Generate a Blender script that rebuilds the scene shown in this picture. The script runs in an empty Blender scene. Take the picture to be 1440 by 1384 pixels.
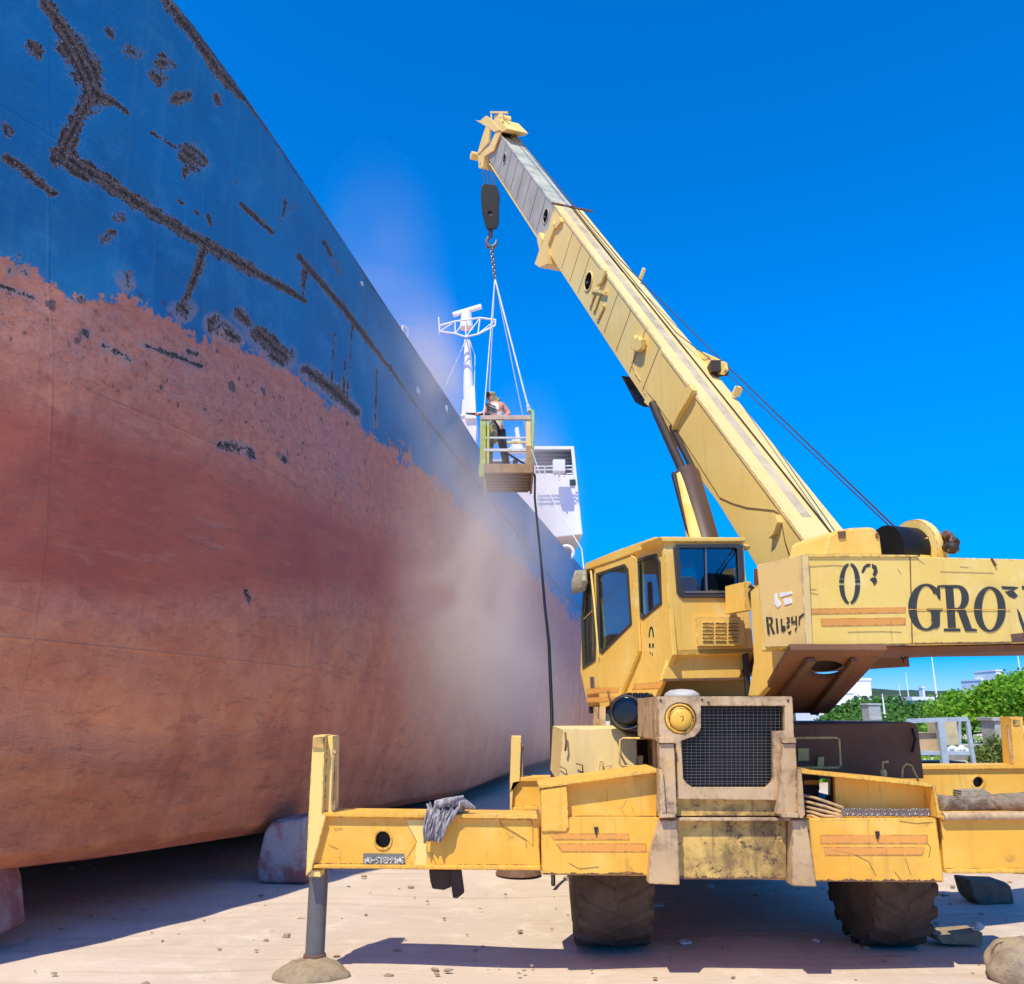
import bpy, bmesh, math, random
import numpy as np
from mathutils import Vector, Matrix
from mathutils.geometry import delaunay_2d_cdt
random.seed(7); rng = np.random.default_rng(7)
S = bpy.context.scene
col = S.collection
R = math.radians
# ------------------------------------------------------------------ camera
FPX, CX, CY, CAMZ = 1200.0, 720.0, 692.0, 1.65
TH = math.atan(308/1200.0); ST, CT = math.sin(TH), math.cos(TH)
cam = bpy.data.objects.new('camera', bpy.data.cameras.new('camera')); col.objects.link(cam)
cam.location = (0, 0, CAMZ); cam.rotation_euler = (R(90)+TH, 0, 0)
cam.data.sensor_fit = 'HORIZONTAL'; cam.data.sensor_width = 36; cam.data.lens = 36*FPX/1440
cam.data.clip_start = 0.05; cam.data.clip_end = 3000
S.camera = cam
# ------------------------------------------------------------------ sky, sun, exposure
TOSUN = Vector((-0.276, -0.57, 1.0)).normalized()
w = bpy.data.worlds.new('World'); S.world = w; w.use_nodes = True
nt = w.node_tree; bg = nt.nodes['Background']
sky = nt.nodes.new('ShaderNodeTexSky'); sky.sky_type = 'NISHITA'; sky.sun_disc = False
sky.sun_elevation = math.asin(TOSUN.z); sky.sun_rotation = math.atan2(TOSUN.x, TOSUN.y)
sky.altitude = 400; sky.air_density = 1.0; sky.dust_density = 0.0; sky.ozone_density = 3.0
hs = nt.nodes.new('ShaderNodeHueSaturation'); hs.inputs['Saturation'].default_value = 1.5; hs.inputs['Hue'].default_value = 0.5
hs.inputs['Value'].default_value = 1.38
tint = nt.nodes.new('ShaderNodeMix'); tint.data_type = 'RGBA'; tint.blend_type = 'MULTIPLY'; tint.inputs[0].default_value = 1; 
tcw = nt.nodes.new('ShaderNodeTexCoord'); sx = nt.nodes.new('ShaderNodeSeparateXYZ'); nt.links.new(tcw.outputs['Generated'], sx.inputs[0])
mr = nt.nodes.new('ShaderNodeMapRange'); mr.interpolation_type = 'SMOOTHSTEP'; mr.inputs[1].default_value = -.05; mr.inputs[2].default_value = .42; nt.links.new(sx.outputs[2], mr.inputs[0])
air = nt.nodes.new('ShaderNodeMix'); air.data_type = 'RGBA'; air.inputs[6].default_value = (.38, .48, .90, 1); air.inputs[7].default_value = (.60, .90, 1.28, 1)
nt.links.new(mr.outputs[0], air.inputs[0]); nt.links.new(air.outputs[2], tint.inputs[7])
nt.links.new(sky.outputs[0], tint.inputs[6]); nt.links.new(tint.outputs[2], hs.inputs['Color']); nt.links.new(hs.outputs[0], bg.inputs['Color'])
bg.inputs['Strength'].default_value = 0.15
sun = bpy.data.objects.new('sun', bpy.data.lights.new('sun', 'SUN')); col.objects.link(sun)
sun.data.energy = 5.0; sun.data.angle = R(0.5); sun.data.color = (1.0, 0.93, 0.72)
sun.rotation_euler = TOSUN.to_track_quat('Z', 'Y').to_euler()
S.view_settings.view_transform = 'Standard'; S.view_settings.look = 'None'
S.view_settings.exposure = 0.02; S.view_settings.gamma = 1.0
S.cycles.max_bounces = 8; S.cycles.diffuse_bounces = 4; S.cycles.volume_bounces = 2; S.cycles.volume_step_rate = 2.0
# ------------------------------------------------------------------ calibration helpers
def ray(px, py):
    u = (px-CX)/FPX; v = (CY-py)/FPX
    return Vector((u, CT - v*ST, ST + v*CT))
C0 = Vector((0, 0, CAMZ))
def P(px, py, Y):
    d = ray(px, py); return C0 + d*(Y/d.y)
def G(px, py, z=0.0):
    d = ray(px, py); return C0 + d*((z-CAMZ)/d.z)
class Frame:
    """a plane in the world: origin, two in-plane axes and the outward normal"""
    def __init__(s, o, ex, n):
        s.o = Vector(o); s.ex = Vector(ex).normalized(); s.n = Vector(n).normalized(); s.ey = s.n.cross(s.ex).normalized()
        if s.ey.z < -1e-6: s.ey = -s.ey
    def hit(s, px, py):
        d = ray(px, py); t = (s.o-C0).dot(s.n)/d.dot(s.n); return C0 + d*t
    def uv(s, px, py):
        p = s.hit(px, py)-s.o; return (p.dot(s.ex), p.dot(s.ey))
    def w(s, a, b, c=0.0): return s.o + s.ex*a + s.ey*b + s.n*c
    def off(s, c): return Frame(s.o + s.n*c, s.ex, s.n)
def yplane(Y): return Frame((0, Y, 0), (1, 0, 0), (0, -1, 0))
# ------------------------------------------------------------------ mesh builder
class MB:
    def __init__(s): s.v = []; s.f = []; s.sm = []
    def add(s, vs, fs, smooth=False):
        k = len(s.v); s.v += [tuple(v) for v in vs]
        for f in fs: s.f.append(tuple(i+k for i in f)); s.sm.append(smooth)
        return s
    def box(s, lo, hi, rz=0, piv=None):
        (x0, y0, z0), (x1, y1, z1) = lo, hi
        c = [Vector(p) for p in ((x0,y0,z0),(x1,y0,z0),(x1,y1,z0),(x0,y1,z0),(x0,y0,z1),(x1,y0,z1),(x1,y1,z1),(x0,y1,z1))]
        if rz:
            p = Vector(piv or ((x0+x1)/2, (y0+y1)/2, 0)); m = Matrix.Rotation(rz, 3, 'Z')
            c = [m @ (q-p) + p for q in c]
        return s.hexa(c)
    def hexa(s, c):
        return s.add(c, [(3,2,1,0),(4,5,6,7),(0,1,5,4),(1,2,6,5),(2,3,7,6),(3,0,4,7)])
    def bar(s, a, b, wd, h=None, up=(0,0,1)):
        h = h or wd; a = Vector(a); b = Vector(b); d = (b-a).normalized(); up = Vector(up)
        if abs(d.dot(up)) > .98: up = Vector((0, 1, 0))
        r = d.cross(up).normalized(); u = r.cross(d)
        c = []
        for p in (a, b):
            for (i, j) in ((-1,-1),(1,-1),(1,1),(-1,1)): c.append(p + r*(i*wd/2) + u*(j*h/2))
        return s.add(c, [(3,2,1,0),(4,5,6,7),(0,1,5,4),(1,2,6,5),(2,3,7,6),(3,0,4,7)])
    def tube(s, pts, r, n=10, caps=True, smooth=True):
        pts = [Vector(p) for p in pts]; N = len(pts)
        rr = r if isinstance(r, (list, tuple)) else [r]*N
        ref = None; vs = []
        for i, p in enumerate(pts):
            d = (pts[min(i+1, N-1)]-pts[max(i-1, 0)]).normalized()
            if ref is None: ref = Vector((0,0,1)) if abs(d.z) < .9 else Vector((1,0,0))
            a = (ref - d*ref.dot(d)).normalized(); b = d.cross(a); ref = a
            for k in range(n):
                t = 2*math.pi*k/n; vs.append(p + (a*math.cos(t)+b*math.sin(t))*rr[i])
        fs = []
        for i in range(N-1):
            for k in range(n):
                fs.append((i*n+k, i*n+(k+1)%n, (i+1)*n+(k+1)%n, (i+1)*n+k))
        s.add(vs, fs, smooth)
        if caps:
            k0 = len(s.v)-len(vs)
            s.f.append(tuple(k0+k for k in reversed(range(n)))); s.sm.append(False)
            s.f.append(tuple(k0+(N-1)*n+k for k in range(n))); s.sm.append(False)
        return s
    def cyl(s, a, b, r, r2=None, n=24): return s.tube([a, b], [r, r if r2 is None else r2], n)
    def lathe(s, o, axis, prof, n=28, caps=True):
        """prof = list of (distance along axis, radius)"""
        o = Vector(o); ax = Vector(axis).normalized(); ref = Vector((0,0,1)) if abs(ax.z) < .9 else Vector((1,0,0))
        a = (ref-ax*ref.dot(ax)).normalized(); b = ax.cross(a); vs = []; fs = []
        for (h, r) in prof:
            for k in range(n):
                t = 2*math.pi*k/n; vs.append(o+ax*h+(a*math.cos(t)+b*math.sin(t))*max(r, 1e-4))
        for i in range(len(prof)-1):
            for k in range(n): fs.append((i*n+k, i*n+(k+1)%n, (i+1)*n+(k+1)%n, (i+1)*n+k))
        if caps: fs.append(tuple(reversed(range(n)))); fs.append(tuple((len(prof)-1)*n+k for k in range(n)))
        return s.add(vs, fs, True)
    def plate(s, fr, outer, holes=(), t=0.02, px=True, c=0.0):
        """outline (pixels of the photograph, or plane coordinates) standing on the plane fr; front face at offset c, thickness t behind"""
        cv = (lambda q: fr.uv(*q)) if px else (lambda q: q)
        loops = [[cv(q) for q in outer]] + [[cv(q) for q in h] for h in holes]
        def area(l): return sum(l[i][0]*l[(i+1) % len(l)][1]-l[(i+1) % len(l)][0]*l[i][1] for i in range(len(l)))
        hand = fr.ex.cross(fr.ey).dot(fr.n) > 0
        for i, l in enumerate(loops):
            if (area(l) > 0) != (i == 0): l.reverse()
        flat = [q for l in loops for q in l]; n = len(flat)
        E = []; k = 0
        for l in loops: E += [(k+i, k+(i+1) % len(l)) for i in range(len(l))]; k += len(l)
        ov, oe, of, oiv, _, _ = delaunay_2d_cdt([Vector(q) for q in flat], E, [], 0, 1e-7)
        mp = [o_[0] if o_ else 0 for o_ in oiv]
        def inl(x, y, l):
            c_ = False; j = len(l)-1
            for i in range(len(l)):
                if (l[i][1] > y) != (l[j][1] > y) and x < (l[j][0]-l[i][0])*(y-l[i][1])/(l[j][1]-l[i][1])+l[i][0]: c_ = not c_
                j = i
            return c_
        tri = []
        for f_ in of:
            gx = sum(ov[i][0] for i in f_)/3; gy = sum(ov[i][1] for i in f_)/3
            if inl(gx, gy, loops[0]) and not any(inl(gx, gy, l) for l in loops[1:]): tri.append([mp[i] for i in f_])
        vs = [fr.w(q[0], q[1], c) for q in flat] + [fr.w(q[0], q[1], c-t) for q in flat]
        fs = []
        for tr in tri:
            a, b, d = [flat[i] for i in tr]
            ccw = (b[0]-a[0])*(d[1]-a[1])-(b[1]-a[1])*(d[0]-a[0]) > 0
            tr = tuple(tr) if ccw == hand else tuple(reversed(tr))
            fs.append(tr); fs.append(tuple(i+n for i in reversed(tr)))
        k = 0
        for l in loops:
            m = len(l)
            for i in range(m):
                j = (i+1) % m; q = (k+i, k+i+n, k+j+n, k+j)
                fs.append(q if hand else tuple(reversed(q)))
            k += m
        return s.add(vs, fs)
    def blob(s, c, r, seed=0, sub=2, amp=.2, flat=None):
        bm = bmesh.new(); bmesh.ops.create_icosphere(bm, subdivisions=sub, radius=1)
        rr = random.Random(seed); dirs = [(Vector((rr.gauss(0,1), rr.gauss(0,1), rr.gauss(0,1))).normalized(), rr.uniform(-1, 1)) for _ in range(14)]
        vs = []
        for v in bm.verts:
            d = v.co.normalized(); k = 1+amp*sum(wt*max(0, d.dot(q))**3 for q, wt in dirs)
            p = Vector((d.x*r[0]*k, d.y*r[1]*k, d.z*r[2]*k))
            if flat is not None and p.z < flat: p.z = flat
            vs.append(Vector(c)+p)
        fs = [tuple(v.index for v in f.verts) for f in bm.faces]; bm.free()
        return s.add(vs, fs, True)
    def build(s, name, mat, parent=None, bevel=0.0, smooth=None):
        o0 = Vector(parent['_o']) if parent is not None else None
        if o0 is None:
            a = np.array(s.v); o0 = Vector(((a[:,0].min()+a[:,0].max())/2, (a[:,1].min()+a[:,1].max())/2, a[:,2].min()))
        me = bpy.data.meshes.new(name)
        me.from_pydata([tuple(Vector(v)-o0) for v in s.v], [], s.f)
        me.polygons.foreach_set('use_smooth', [bool(x) if smooth is None else smooth for x in s.sm]); me.materials.append(mat); me.update()
        if any(s.sm): me.set_sharp_from_angle(angle=R(75))
        o = bpy.data.objects.new(name, me); col.objects.link(o)
        if parent is not None: o.parent = parent
        else: o.location = o0
        o['_o'] = tuple(o0)
        if bevel:
            b = o.modifiers.new('bevel', 'BEVEL'); b.width = bevel; b.segments = 2; b.limit_method = 'ANGLE'; b.angle_limit = R(40)
        return o
def tag(o, label, cat=None, group=None, kind=None):
    if label: o['label'] = label
    if cat: o['category'] = cat
    if group: o['group'] = group
    if kind: o['kind'] = kind
    return o
def thing(name, loc, label, cat, group=None):
    o = bpy.data.objects.new(name, None); col.objects.link(o); o.location = loc; o['_o'] = tuple(loc); o.empty_display_size = .2
    return tag(o, label, cat, group)
def rrect(x0, y0, x1, y1, r, n=5):
    out = []
    for (cx, cy, a0) in ((x1-r, y0+r, -90), (x1-r, y1-r, 0), (x0+r, y1-r, 90), (x0+r, y0+r, 180)):
        for k in range(n+1):
            a = R(a0+90*k/n); out.append((cx+r*math.cos(a), cy+r*math.sin(a)))
    return out
def circ(x, y, rx, ry=None, n=24):
    ry = rx if ry is None else ry
    return [(x+rx*math.cos(2*math.pi*k/n), y+ry*math.sin(2*math.pi*k/n)) for k in range(n)]
# ------------------------------------------------------------------ node helpers
class NT:
    def __init__(s, name, rough=.5, metal=0.0, spec=.5):
        s.m = bpy.data.materials.new(name); s.m.use_nodes = True; s.t = s.m.node_tree
        s.b = s.t.nodes['Principled BSDF']; s.b.inputs['Roughness'].default_value = rough
        s.b.inputs['Metallic'].default_value = metal; s.b.inputs['Specular IOR Level'].default_value = spec
        s.tc = s.t.nodes.new('ShaderNodeTexCoord'); s.co = s.tc.outputs['Object']
    def lk(s, a, b): s.t.links.new(a, b)
    def put(s, sock, v):
        if hasattr(v, 'is_linked') or isinstance(v, bpy.types.NodeSocket): s.lk(v, sock)
        elif isinstance(v, tuple) and len(v) == 3 and sock.type == 'RGBA': sock.default_value = (*v, 1)
        else: sock.default_value = v
    def mapp(s, scale=(1,1,1), rot=(0,0,0), vec=None):
        n = s.t.nodes.new('ShaderNodeMapping'); s.lk(vec or s.co, n.inputs[0]); n.inputs['Scale'].default_value = scale; n.inputs['Rotation'].default_value = rot
        return n.outputs[0]
    def noise(s, sc, det=4, rough=.55, vec=None, dist=0.0, out=0):
        n = s.t.nodes.new('ShaderNodeTexNoise'); s.lk(vec or s.co, n.inputs['Vector'])
        n.inputs['Scale'].default_value = sc; n.inputs['Detail'].default_value = det; n.inputs['Roughness'].default_value = rough; n.inputs['Distortion'].default_value = dist
        return n.outputs[out]
    def vor(s, sc, feat='F1', vec=None, out='Distance'):
        n = s.t.nodes.new('ShaderNodeTexVoronoi'); n.feature = feat; s.lk(vec or s.co, n.inputs['Vector']); n.inputs['Scale'].default_value = sc
        return n.outputs[out]
    def math(s, op, a, b=0.0, c=0.0, clamp=False):
        n = s.t.nodes.new('ShaderNodeMath'); n.operation = op; n.use_clamp = clamp
        s.put(n.inputs[0], a); s.put(n.inputs[1], b); s.put(n.inputs[2], c)
        return n.outputs[0]
    def ss(s, v, a, b, lo=0.0, hi=1.0):
        n = s.t.nodes.new('ShaderNodeMapRange'); n.interpolation_type = 'SMOOTHSTEP'
        for i, q in enumerate((v, a, b, lo, hi)): s.put(n.inputs[i], q)
        return n.outputs[0]
    def mix(s, f, a, b, mode='MIX'):
        n = s.t.nodes.new('ShaderNodeMix'); n.data_type = 'RGBA'; n.blend_type = mode; n.clamp_factor = True
        s.put(n.inputs[0], f); s.put(n.inputs[6], a); s.put(n.inputs[7], b)
        return n.outputs[2]
    def xyz(s, vec=None):
        n = s.t.nodes.new('ShaderNodeSeparateXYZ'); s.lk(vec or s.co, n.inputs[0]); return n.outputs
    def attr(s, name):
        n = s.t.nodes.new('ShaderNodeAttribute'); n.attribute_name = name
        q = s.t.nodes.new('ShaderNodeSeparateColor'); s.lk(n.outputs['Color'], q.inputs[0]); return q.outputs
    def bump(s, h, strength=.3, dist=.02, prev=None):
        n = s.t.nodes.new('ShaderNodeBump'); n.inputs['Strength'].default_value = strength; n.inputs['Distance'].default_value = dist
        s.lk(h, n.inputs['Height'])
        if prev is not None: s.lk(prev, n.inputs['Normal'])
        return n.outputs[0]
    def base(s, c): s.put(s.b.inputs['Base Color'], c); return s
    def rough(s, c): s.put(s.b.inputs['Roughness'], c); return s
    def normal(s, c): s.lk(c, s.b.inputs['Normal']); return s
def paint(name, c, c2=None, dirt=(.10, .06, .035), chip=(.12, .07, .045), chips=.5, dirts=.4, rough=.45, streak=.3, scale=1.0, bumps=.15, pale=None, edge=.014):
    """weathered paint: tone variation, run-down streaks, grime patches, chipped spots"""
    n = NT(name, rough); c2 = c2 or tuple(x*.82 for x in c)
    big = n.noise(1.3*scale, 5, .6)
    cc = n.mix(n.ss(big, .35, .7), c, c2)
    if pale: cc = n.mix(n.ss(n.noise(2.2*scale, 6, .65, dist=.6), .5, .68, 0, .7), cc, pale)
    cc = n.mix(n.ss(n.noise(.9*scale, 8, .75, dist=.8), .52, .68, 0, .55*min(1, dirts)), cc, tuple(x*.5+y*.5 for x, y in zip(c, (.30, .17, .08))))
    st = n.noise(1.0, 5, .6, vec=n.mapp((14*scale, 14*scale, .9*scale)))
    cc = n.mix(n.ss(st, .55, .8, 0, streak), cc, dirt)
    gr = n.noise(5*scale, 8, .7, dist=.3)
    cc = n.mix(n.ss(gr, .72-.22*dirts, .85-.12*dirts, 0, .75), cc, dirt)
    sp = n.noise(22*scale, 6, .75)
    run = n.noise(1.0, 4, .7, vec=n.mapp((30*scale, 30*scale, 1.3*scale)))
    cc = n.mix(n.math('MULTIPLY', n.ss(run, .62, .70, 0, min(.8, streak*1.3)), n.ss(gr, .40, .60)), cc, chip)
    scr = n.noise(1.0, 5, .7, vec=n.mapp((5*scale, 5*scale, 70*scale), (.1, .06, .2)))
    cc = n.mix(n.ss(scr, .68, .71, 0, .5*chips), cc, dirt)
    if edge:
        bv = n.t.nodes.new('ShaderNodeBevel'); bv.samples = 4; bv.inputs['Radius'].default_value = edge
        ge = n.t.nodes.new('ShaderNodeNewGeometry'); dt = n.t.nodes.new('ShaderNodeVectorMath'); dt.operation = 'DOT_PRODUCT'
        n.lk(bv.outputs[0], dt.inputs[0]); n.lk(ge.outputs['Normal'], dt.inputs[1])
        em = n.math('MULTIPLY', n.ss(dt.outputs['Value'], .995, .90, 0, 1), n.ss(n.math('ADD', sp, n.math('MULTIPLY', gr, .5)), .70, .80))
        cc = n.mix(em, cc, chip)
    chm = n.ss(n.math('ADD', n.math('MULTIPLY', sp, .7), n.math('MULTIPLY', gr, .3)), .72-.13*chips, .74-.13*chips)
    cc = n.mix(chm, cc, chip)
    n.base(cc); n.rough(n.ss(gr, .3, .7, rough, min(1, rough+.25)))
    n.normal(n.bump(n.math('ADD', n.math('MULTIPLY', chm, -.6), n.noise(40*scale, 3)), bumps, .004))
    return n.m
def plain(name, c, rough=.5, metal=0.0, var=.25, scale=6, bump=.1):
    n = NT(name, rough, metal); k = n.noise(scale, 6, .65)
    n.base(n.mix(n.ss(k, .3, .75), c, tuple(x*(1-var) for x in c)))
    n.normal(n.bump(n.noise(scale*6, 4), bump, .006)); return n.m
def glass(name, tint, lo=.18):
    m = bpy.data.materials.new(name); m.use_nodes = True; t = m.node_tree; t.nodes.clear()
    o = t.nodes.new('ShaderNodeOutputMaterial'); g = t.nodes.new('ShaderNodeBsdfGlossy'); g.inputs['Roughness'].default_value = .02
    g.inputs['Color'].default_value = (.9, .95, 1, 1)
    tr = t.nodes.new('ShaderNodeBsdfTransparent'); tr.inputs['Color'].default_value = (*tint, 1)
    fr = t.nodes.new('ShaderNodeLayerWeight'); fr.inputs['Blend'].default_value = .35
    a = t.nodes.new('ShaderNodeMapRange'); a.inputs['To Min'].default_value = lo; a.inputs['To Max'].default_value = .5; t.links.new(fr.outputs['Fresnel'], a.inputs[0])
    tc = t.nodes.new('ShaderNodeTexCoord'); nz = t.nodes.new('ShaderNodeTexNoise'); nz.inputs['Scale'].default_value = 3; t.links.new(tc.outputs['Object'], nz.inputs['Vector'])
    bp = t.nodes.new('ShaderNodeBump'); bp.inputs['Strength'].default_value = .05; bp.inputs['Distance'].default_value = .02; t.links.new(nz.outputs[0], bp.inputs['Height']); t.links.new(bp.outputs[0], g.inputs['Normal'])
    mx = t.nodes.new('ShaderNodeMixShader'); t.links.new(a.outputs[0], mx.inputs[0]); t.links.new(tr.outputs[0], mx.inputs[1]); t.links.new(g.outputs[0], mx.inputs[2])
    t.links.new(mx.outputs[0], o.inputs['Surface']); return m
M = {}
M['yellow'] = paint('yellow_paint', (.86, .47, .06), (.80, .38, .035), chips=.62, dirts=.6, streak=.45, bumps=.3, pale=(.88, .54, .12))
M['yellow_dirty'] = paint('dirty_yellow_paint', (.74, .47, .12), (.60, .37, .11), dirt=(.10, .06, .035), chips=1.15, dirts=1.5, rough=.65, streak=.7, bumps=.4)
M['cream'] = paint('cream_yellow_paint', (.90, .64, .20), (.86, .57, .15), dirt=(.35, .22, .12), chips=.15, dirts=.1, streak=.25, scale=.7)
M['boomtop'] = paint('faded_boom_paint', (.88, .66, .28), (.84, .58, .22), dirt=(.42, .30, .22), chips=.1, dirts=.6, streak=.2, scale=.5)
M['fly'] = paint('grey_boom_paint', (.46, .42, .32), (.36, .33, .25), dirt=(.2, .18, .14), chips=.2, dirts=.2, scale=1)
M['lemon'] = paint('lemon_yellow_paint', (.90, .62, .15), (.86, .56, .11), dirt=(.4, .22, .08), chips=.5, dirts=.5, streak=.35, pale=(.93, .70, .28))
M['cabpaint'] = paint('cab_yellow_paint', (.90, .58, .13), (.87, .50, .09), dirt=(.4, .2, .08), chips=.2, dirts=.15, pale=(.92, .68, .25))
M['orange'] = paint('orange_stripe', (.80, .34, .06), (.72, .30, .06), chips=.55, dirts=.3)
M['pinkmetal'] = paint('worn_housing_paint', (.62, .43, .25), (.48, .30, .14), dirt=(.09, .055, .04), chips=.8, dirts=1.2, rough=.6, streak=.6, bumps=.4, pale=(.66, .42, .16))
M['stripe2'] = paint('faded_orange_stripe', (.85, .42, .10), (.80, .38, .09), chips=.4, dirts=.2)
M['black'] = plain('black_rubber', (.012, .012, .012), .45); M['black'].node_tree.nodes['Principled BSDF'].inputs['Specular IOR Level'].default_value = .25
M['brown'] = paint('dark_brown_paint', (.25, .105, .045), (.19, .08, .035), dirt=(.05,.03,.02), chips=.3, dirts=.4, rough=.6)  # one brown for the fender box, turntable tail and deck plate
M['dark'] = plain('dark_greasy_metal', (.05, .035, .028), .6, .3)
M['rust'] = plain('rusty_metal', (.20, .10, .055), .8, 0, .5, 10, .5)
M['bore'] = plain('unlit_bore', (.01, .009, .008), 1); M['bore'].node_tree.nodes['Principled BSDF'].inputs['Specular IOR Level'].default_value = 0
M['steel'] = plain('grey_steel', (.32, .31, .30), .35, .7)
M['chrome'] = plain('cylinder_steel', (.17, .165, .17), .45, .3)
M['rope'] = plain('steel_rope', (.05, .05, .05), .6, .2)
M['whiterope'] = plain('white_sling_rope', (.75, .74, .70), .8)
M['white'] = plain('white_ship_paint', (.86, .87, .88), .45, 0, .08, 1, .03)
M['glass'] = glass('cab_glass', (.20, .32, .32), .14)
M['glasst'] = glass('cab_side_glass', (.42, .62, .58), .10)
M['dglass'] = plain('dark_window_glass', (.015, .02, .025), .08)
M['gasket'] = plain('window_gasket', (.06, .055, .05), .5)
M['wood'] = plain('weathered_wood', (.36, .22, .13), .8, 0, .4, 12, .4)
M['neon'] = plain('yellow_green_frame_paint', (.62, .66, .12), .6, 0, .35, 8)
# ------------------------------------------------------------------ ground
def make_ground():
    n = NT('packed_sand', .92, 0, .25)
    a = n.noise(.35, 6, .6); b = n.noise(3.2, 9, .7, dist=.5); c = n.noise(38, 8, .75)
    cc = n.mix(n.ss(a, .35, .68), (.68, .55, .44), (.58, .46, .36))
    cc = n.mix(n.ss(b, .48, .72, 0, .7), cc, (.78, .64, .51))
    cc = n.mix(n.ss(n.noise(1.1, 7, .7, vec=n.mapp((1, 3.2, 1))), .58, .72, 0, .5), cc, (.42, .29, .21))
    cc = n.mix(n.ss(c, .60, .72, 0, .5), cc, (.36, .25, .18))
    trk = n.noise(1.0, 8, .7, vec=n.mapp((.35, 6.5, 1), (0, 0, .35)), dist=.3)
    cc = n.mix(n.ss(trk, .52, .66, 0, .55), cc, (.50, .36, .26))
    cc = n.mix(n.ss(n.noise(.8, 7, .75, dist=.5), .60, .70, 0, .45), cc, (.36, .28, .22))
    cc = n.mix(n.ss(n.vor(46, 'F1'), .05, .14, .55, 0), cc, (.30, .21, .16))
    xyz = n.xyz()
    oil_and_shade = n.math('MULTIPLY', n.ss(n.noise(.9, 7, .75, dist=.6), .47, .55), n.math('MULTIPLY', n.ss(n.math('ABSOLUTE', n.math('SUBTRACT', xyz[0], 1.7), 0), 1.6, .6), n.ss(n.math('ABSOLUTE', n.math('SUBTRACT', xyz[1], 8.3), 0), 2.4, 1.2)))
    cc = n.mix(n.math('MULTIPLY', oil_and_shade, .8), cc, (.07, .05, .04))  # oil stains, with shade under the crane painted in along with them
    # grass takes over past the hard standing
    far = n.ss(n.math('ADD', xyz[1], n.math('MULTIPLY', n.noise(.25, 5, .6), 9)), 22, 27)
    cc = n.mix(far, cc, n.mix(n.ss(n.noise(.6, 6, .7), .4, .62), (.14, .30, .03), (.26, .34, .07)))
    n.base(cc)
    h = n.math('ADD', n.math('MULTIPLY', b, 1.0), n.math('MULTIPLY', c, .35))
    h = n.math('ADD', h, n.math('MULTIPLY', trk, 1.2)); h = n.math('ADD', h, n.math('MULTIPLY', n.noise(9, 6, .7, vec=n.mapp((.5, 2.2, 1))), .6))
    n.normal(n.bump(h, .55, .02))
    xs = np.concatenate([np.linspace(-900, -20, 12), np.linspace(-14, 14, 113), np.linspace(20, 900, 12)])
    ys = np.concatenate([np.linspace(-900, -8, 10), np.linspace(-4, 22, 131), np.linspace(26, 60, 12), np.linspace(75, 1500, 16)])
    vs = []; fs = []
    for y in ys:
        for x in xs:
            z = 0.0
            if abs(x) < 15 and -4 <= y <= 24:
                z = .012*math.sin(x*1.7+y*.6)+.01*math.sin(x*3.1-y*2.3)+.006*math.sin(7*y+2*x)
                for (qx, qy, hh, rr) in GB: 
                    d2 = ((x-qx)**2+(y-qy)**2)/rr**2
                    if d2 < 6: z += hh*math.exp(-d2)
            vs.append((x, y, z))
    W = len(xs)
    for j in range(len(ys)-1):
        for i in range(W-1): fs.append((j*W+i, j*W+i+1, (j+1)*W+i+1, (j+1)*W+i))
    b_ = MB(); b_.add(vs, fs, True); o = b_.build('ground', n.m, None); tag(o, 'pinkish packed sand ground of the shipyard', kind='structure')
q = G(445, 1372)
GB = [(q.x-.05, q.y+.1, .0, .25)]
make_ground()
# ------------------------------------------------------------------ ship hull
# stations: Y, sheer x, sheer z, bottom-edge x, bottom-edge z, centreline x
ST_ = np.array([
 (.3, -8.5, 8.6, -8.5, 2.2, -8.6),
 (2.0, -5.7, 8.35, -7.6, 1.3, -8.2),
 (3.9, -4.45, 8.2, -5.6, .85, -7.9),
 (5.3, -3.72, 8.08, -4.35, .70, -7.6),
 (6.5, -3.15, 8.0, -3.63, .65, -7.3),
 (7.6, -2.83, 7.9, -3.08, .60, -7.1),
 (9.1, -2.50, 7.8, -2.47, .55, -6.8),
 (12.3, -1.82, 7.55, -1.82, .42, -6.1),
 (15.8, -1.09, 7.3, -.80, .34, -5.4),
 (18.3, -.64, 7.2, -.35, .34, -4.9),
 (23.0, .49, 7.1, .55, .36, -4.0),
 (27.5, 1.55, 7.0, 1.65, .38, -3.0),
 (32.8, 2.70, 7.0, 2.7, .4, -2.0),
 (38.0, 3.7, 7.0, 3.6, .4, -1.0),
 (43.0, 4.3, 7.1, 4.0, 1.4, 0.2)])
def crs(t, xs, ys):
    """monotone-ish cubic through the stations"""
    xs = np.asarray(xs); ys = np.asarray(ys); d = np.gradient(ys, xs)
    i = np.clip(np.searchsorted(xs, t)-1, 0, len(xs)-2); h = xs[i+1]-xs[i]; s = (t-xs[i])/h
    return ys[i]*(2*s**3-3*s**2+1)+h*d[i]*(s**3-2*s**2+s)+ys[i+1]*(-2*s**3+3*s**2)+h*d[i+1]*(s**3-s**2)
def hull_pt(Y, wv):
    xs_, zs_, xb, zb = (crs(Y, ST_[:, 0], ST_[:, k]) for k in (1, 2, 3, 4))
    B = .34*np.clip((Y-1)/5, 0, 1)
    bul = np.where(wv < .28, np.sin(np.pi/2*np.clip(wv/.28, 0, 1))**.9, .5+.5*np.cos(np.pi*np.clip((wv-.28)/.72, 0, 1)))
    return xb+(xs_-xb)*wv + B*bul, zb+(zs_-zb)*wv**1.0
def proj(X, Y, Z):
    dz = Z-CAMZ; dep = Y*CT+dz*ST; upc = -Y*ST+dz*CT; dep = np.maximum(dep, .05)
    return CX+FPX*X/dep, CY-FPX*upc/dep
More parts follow.
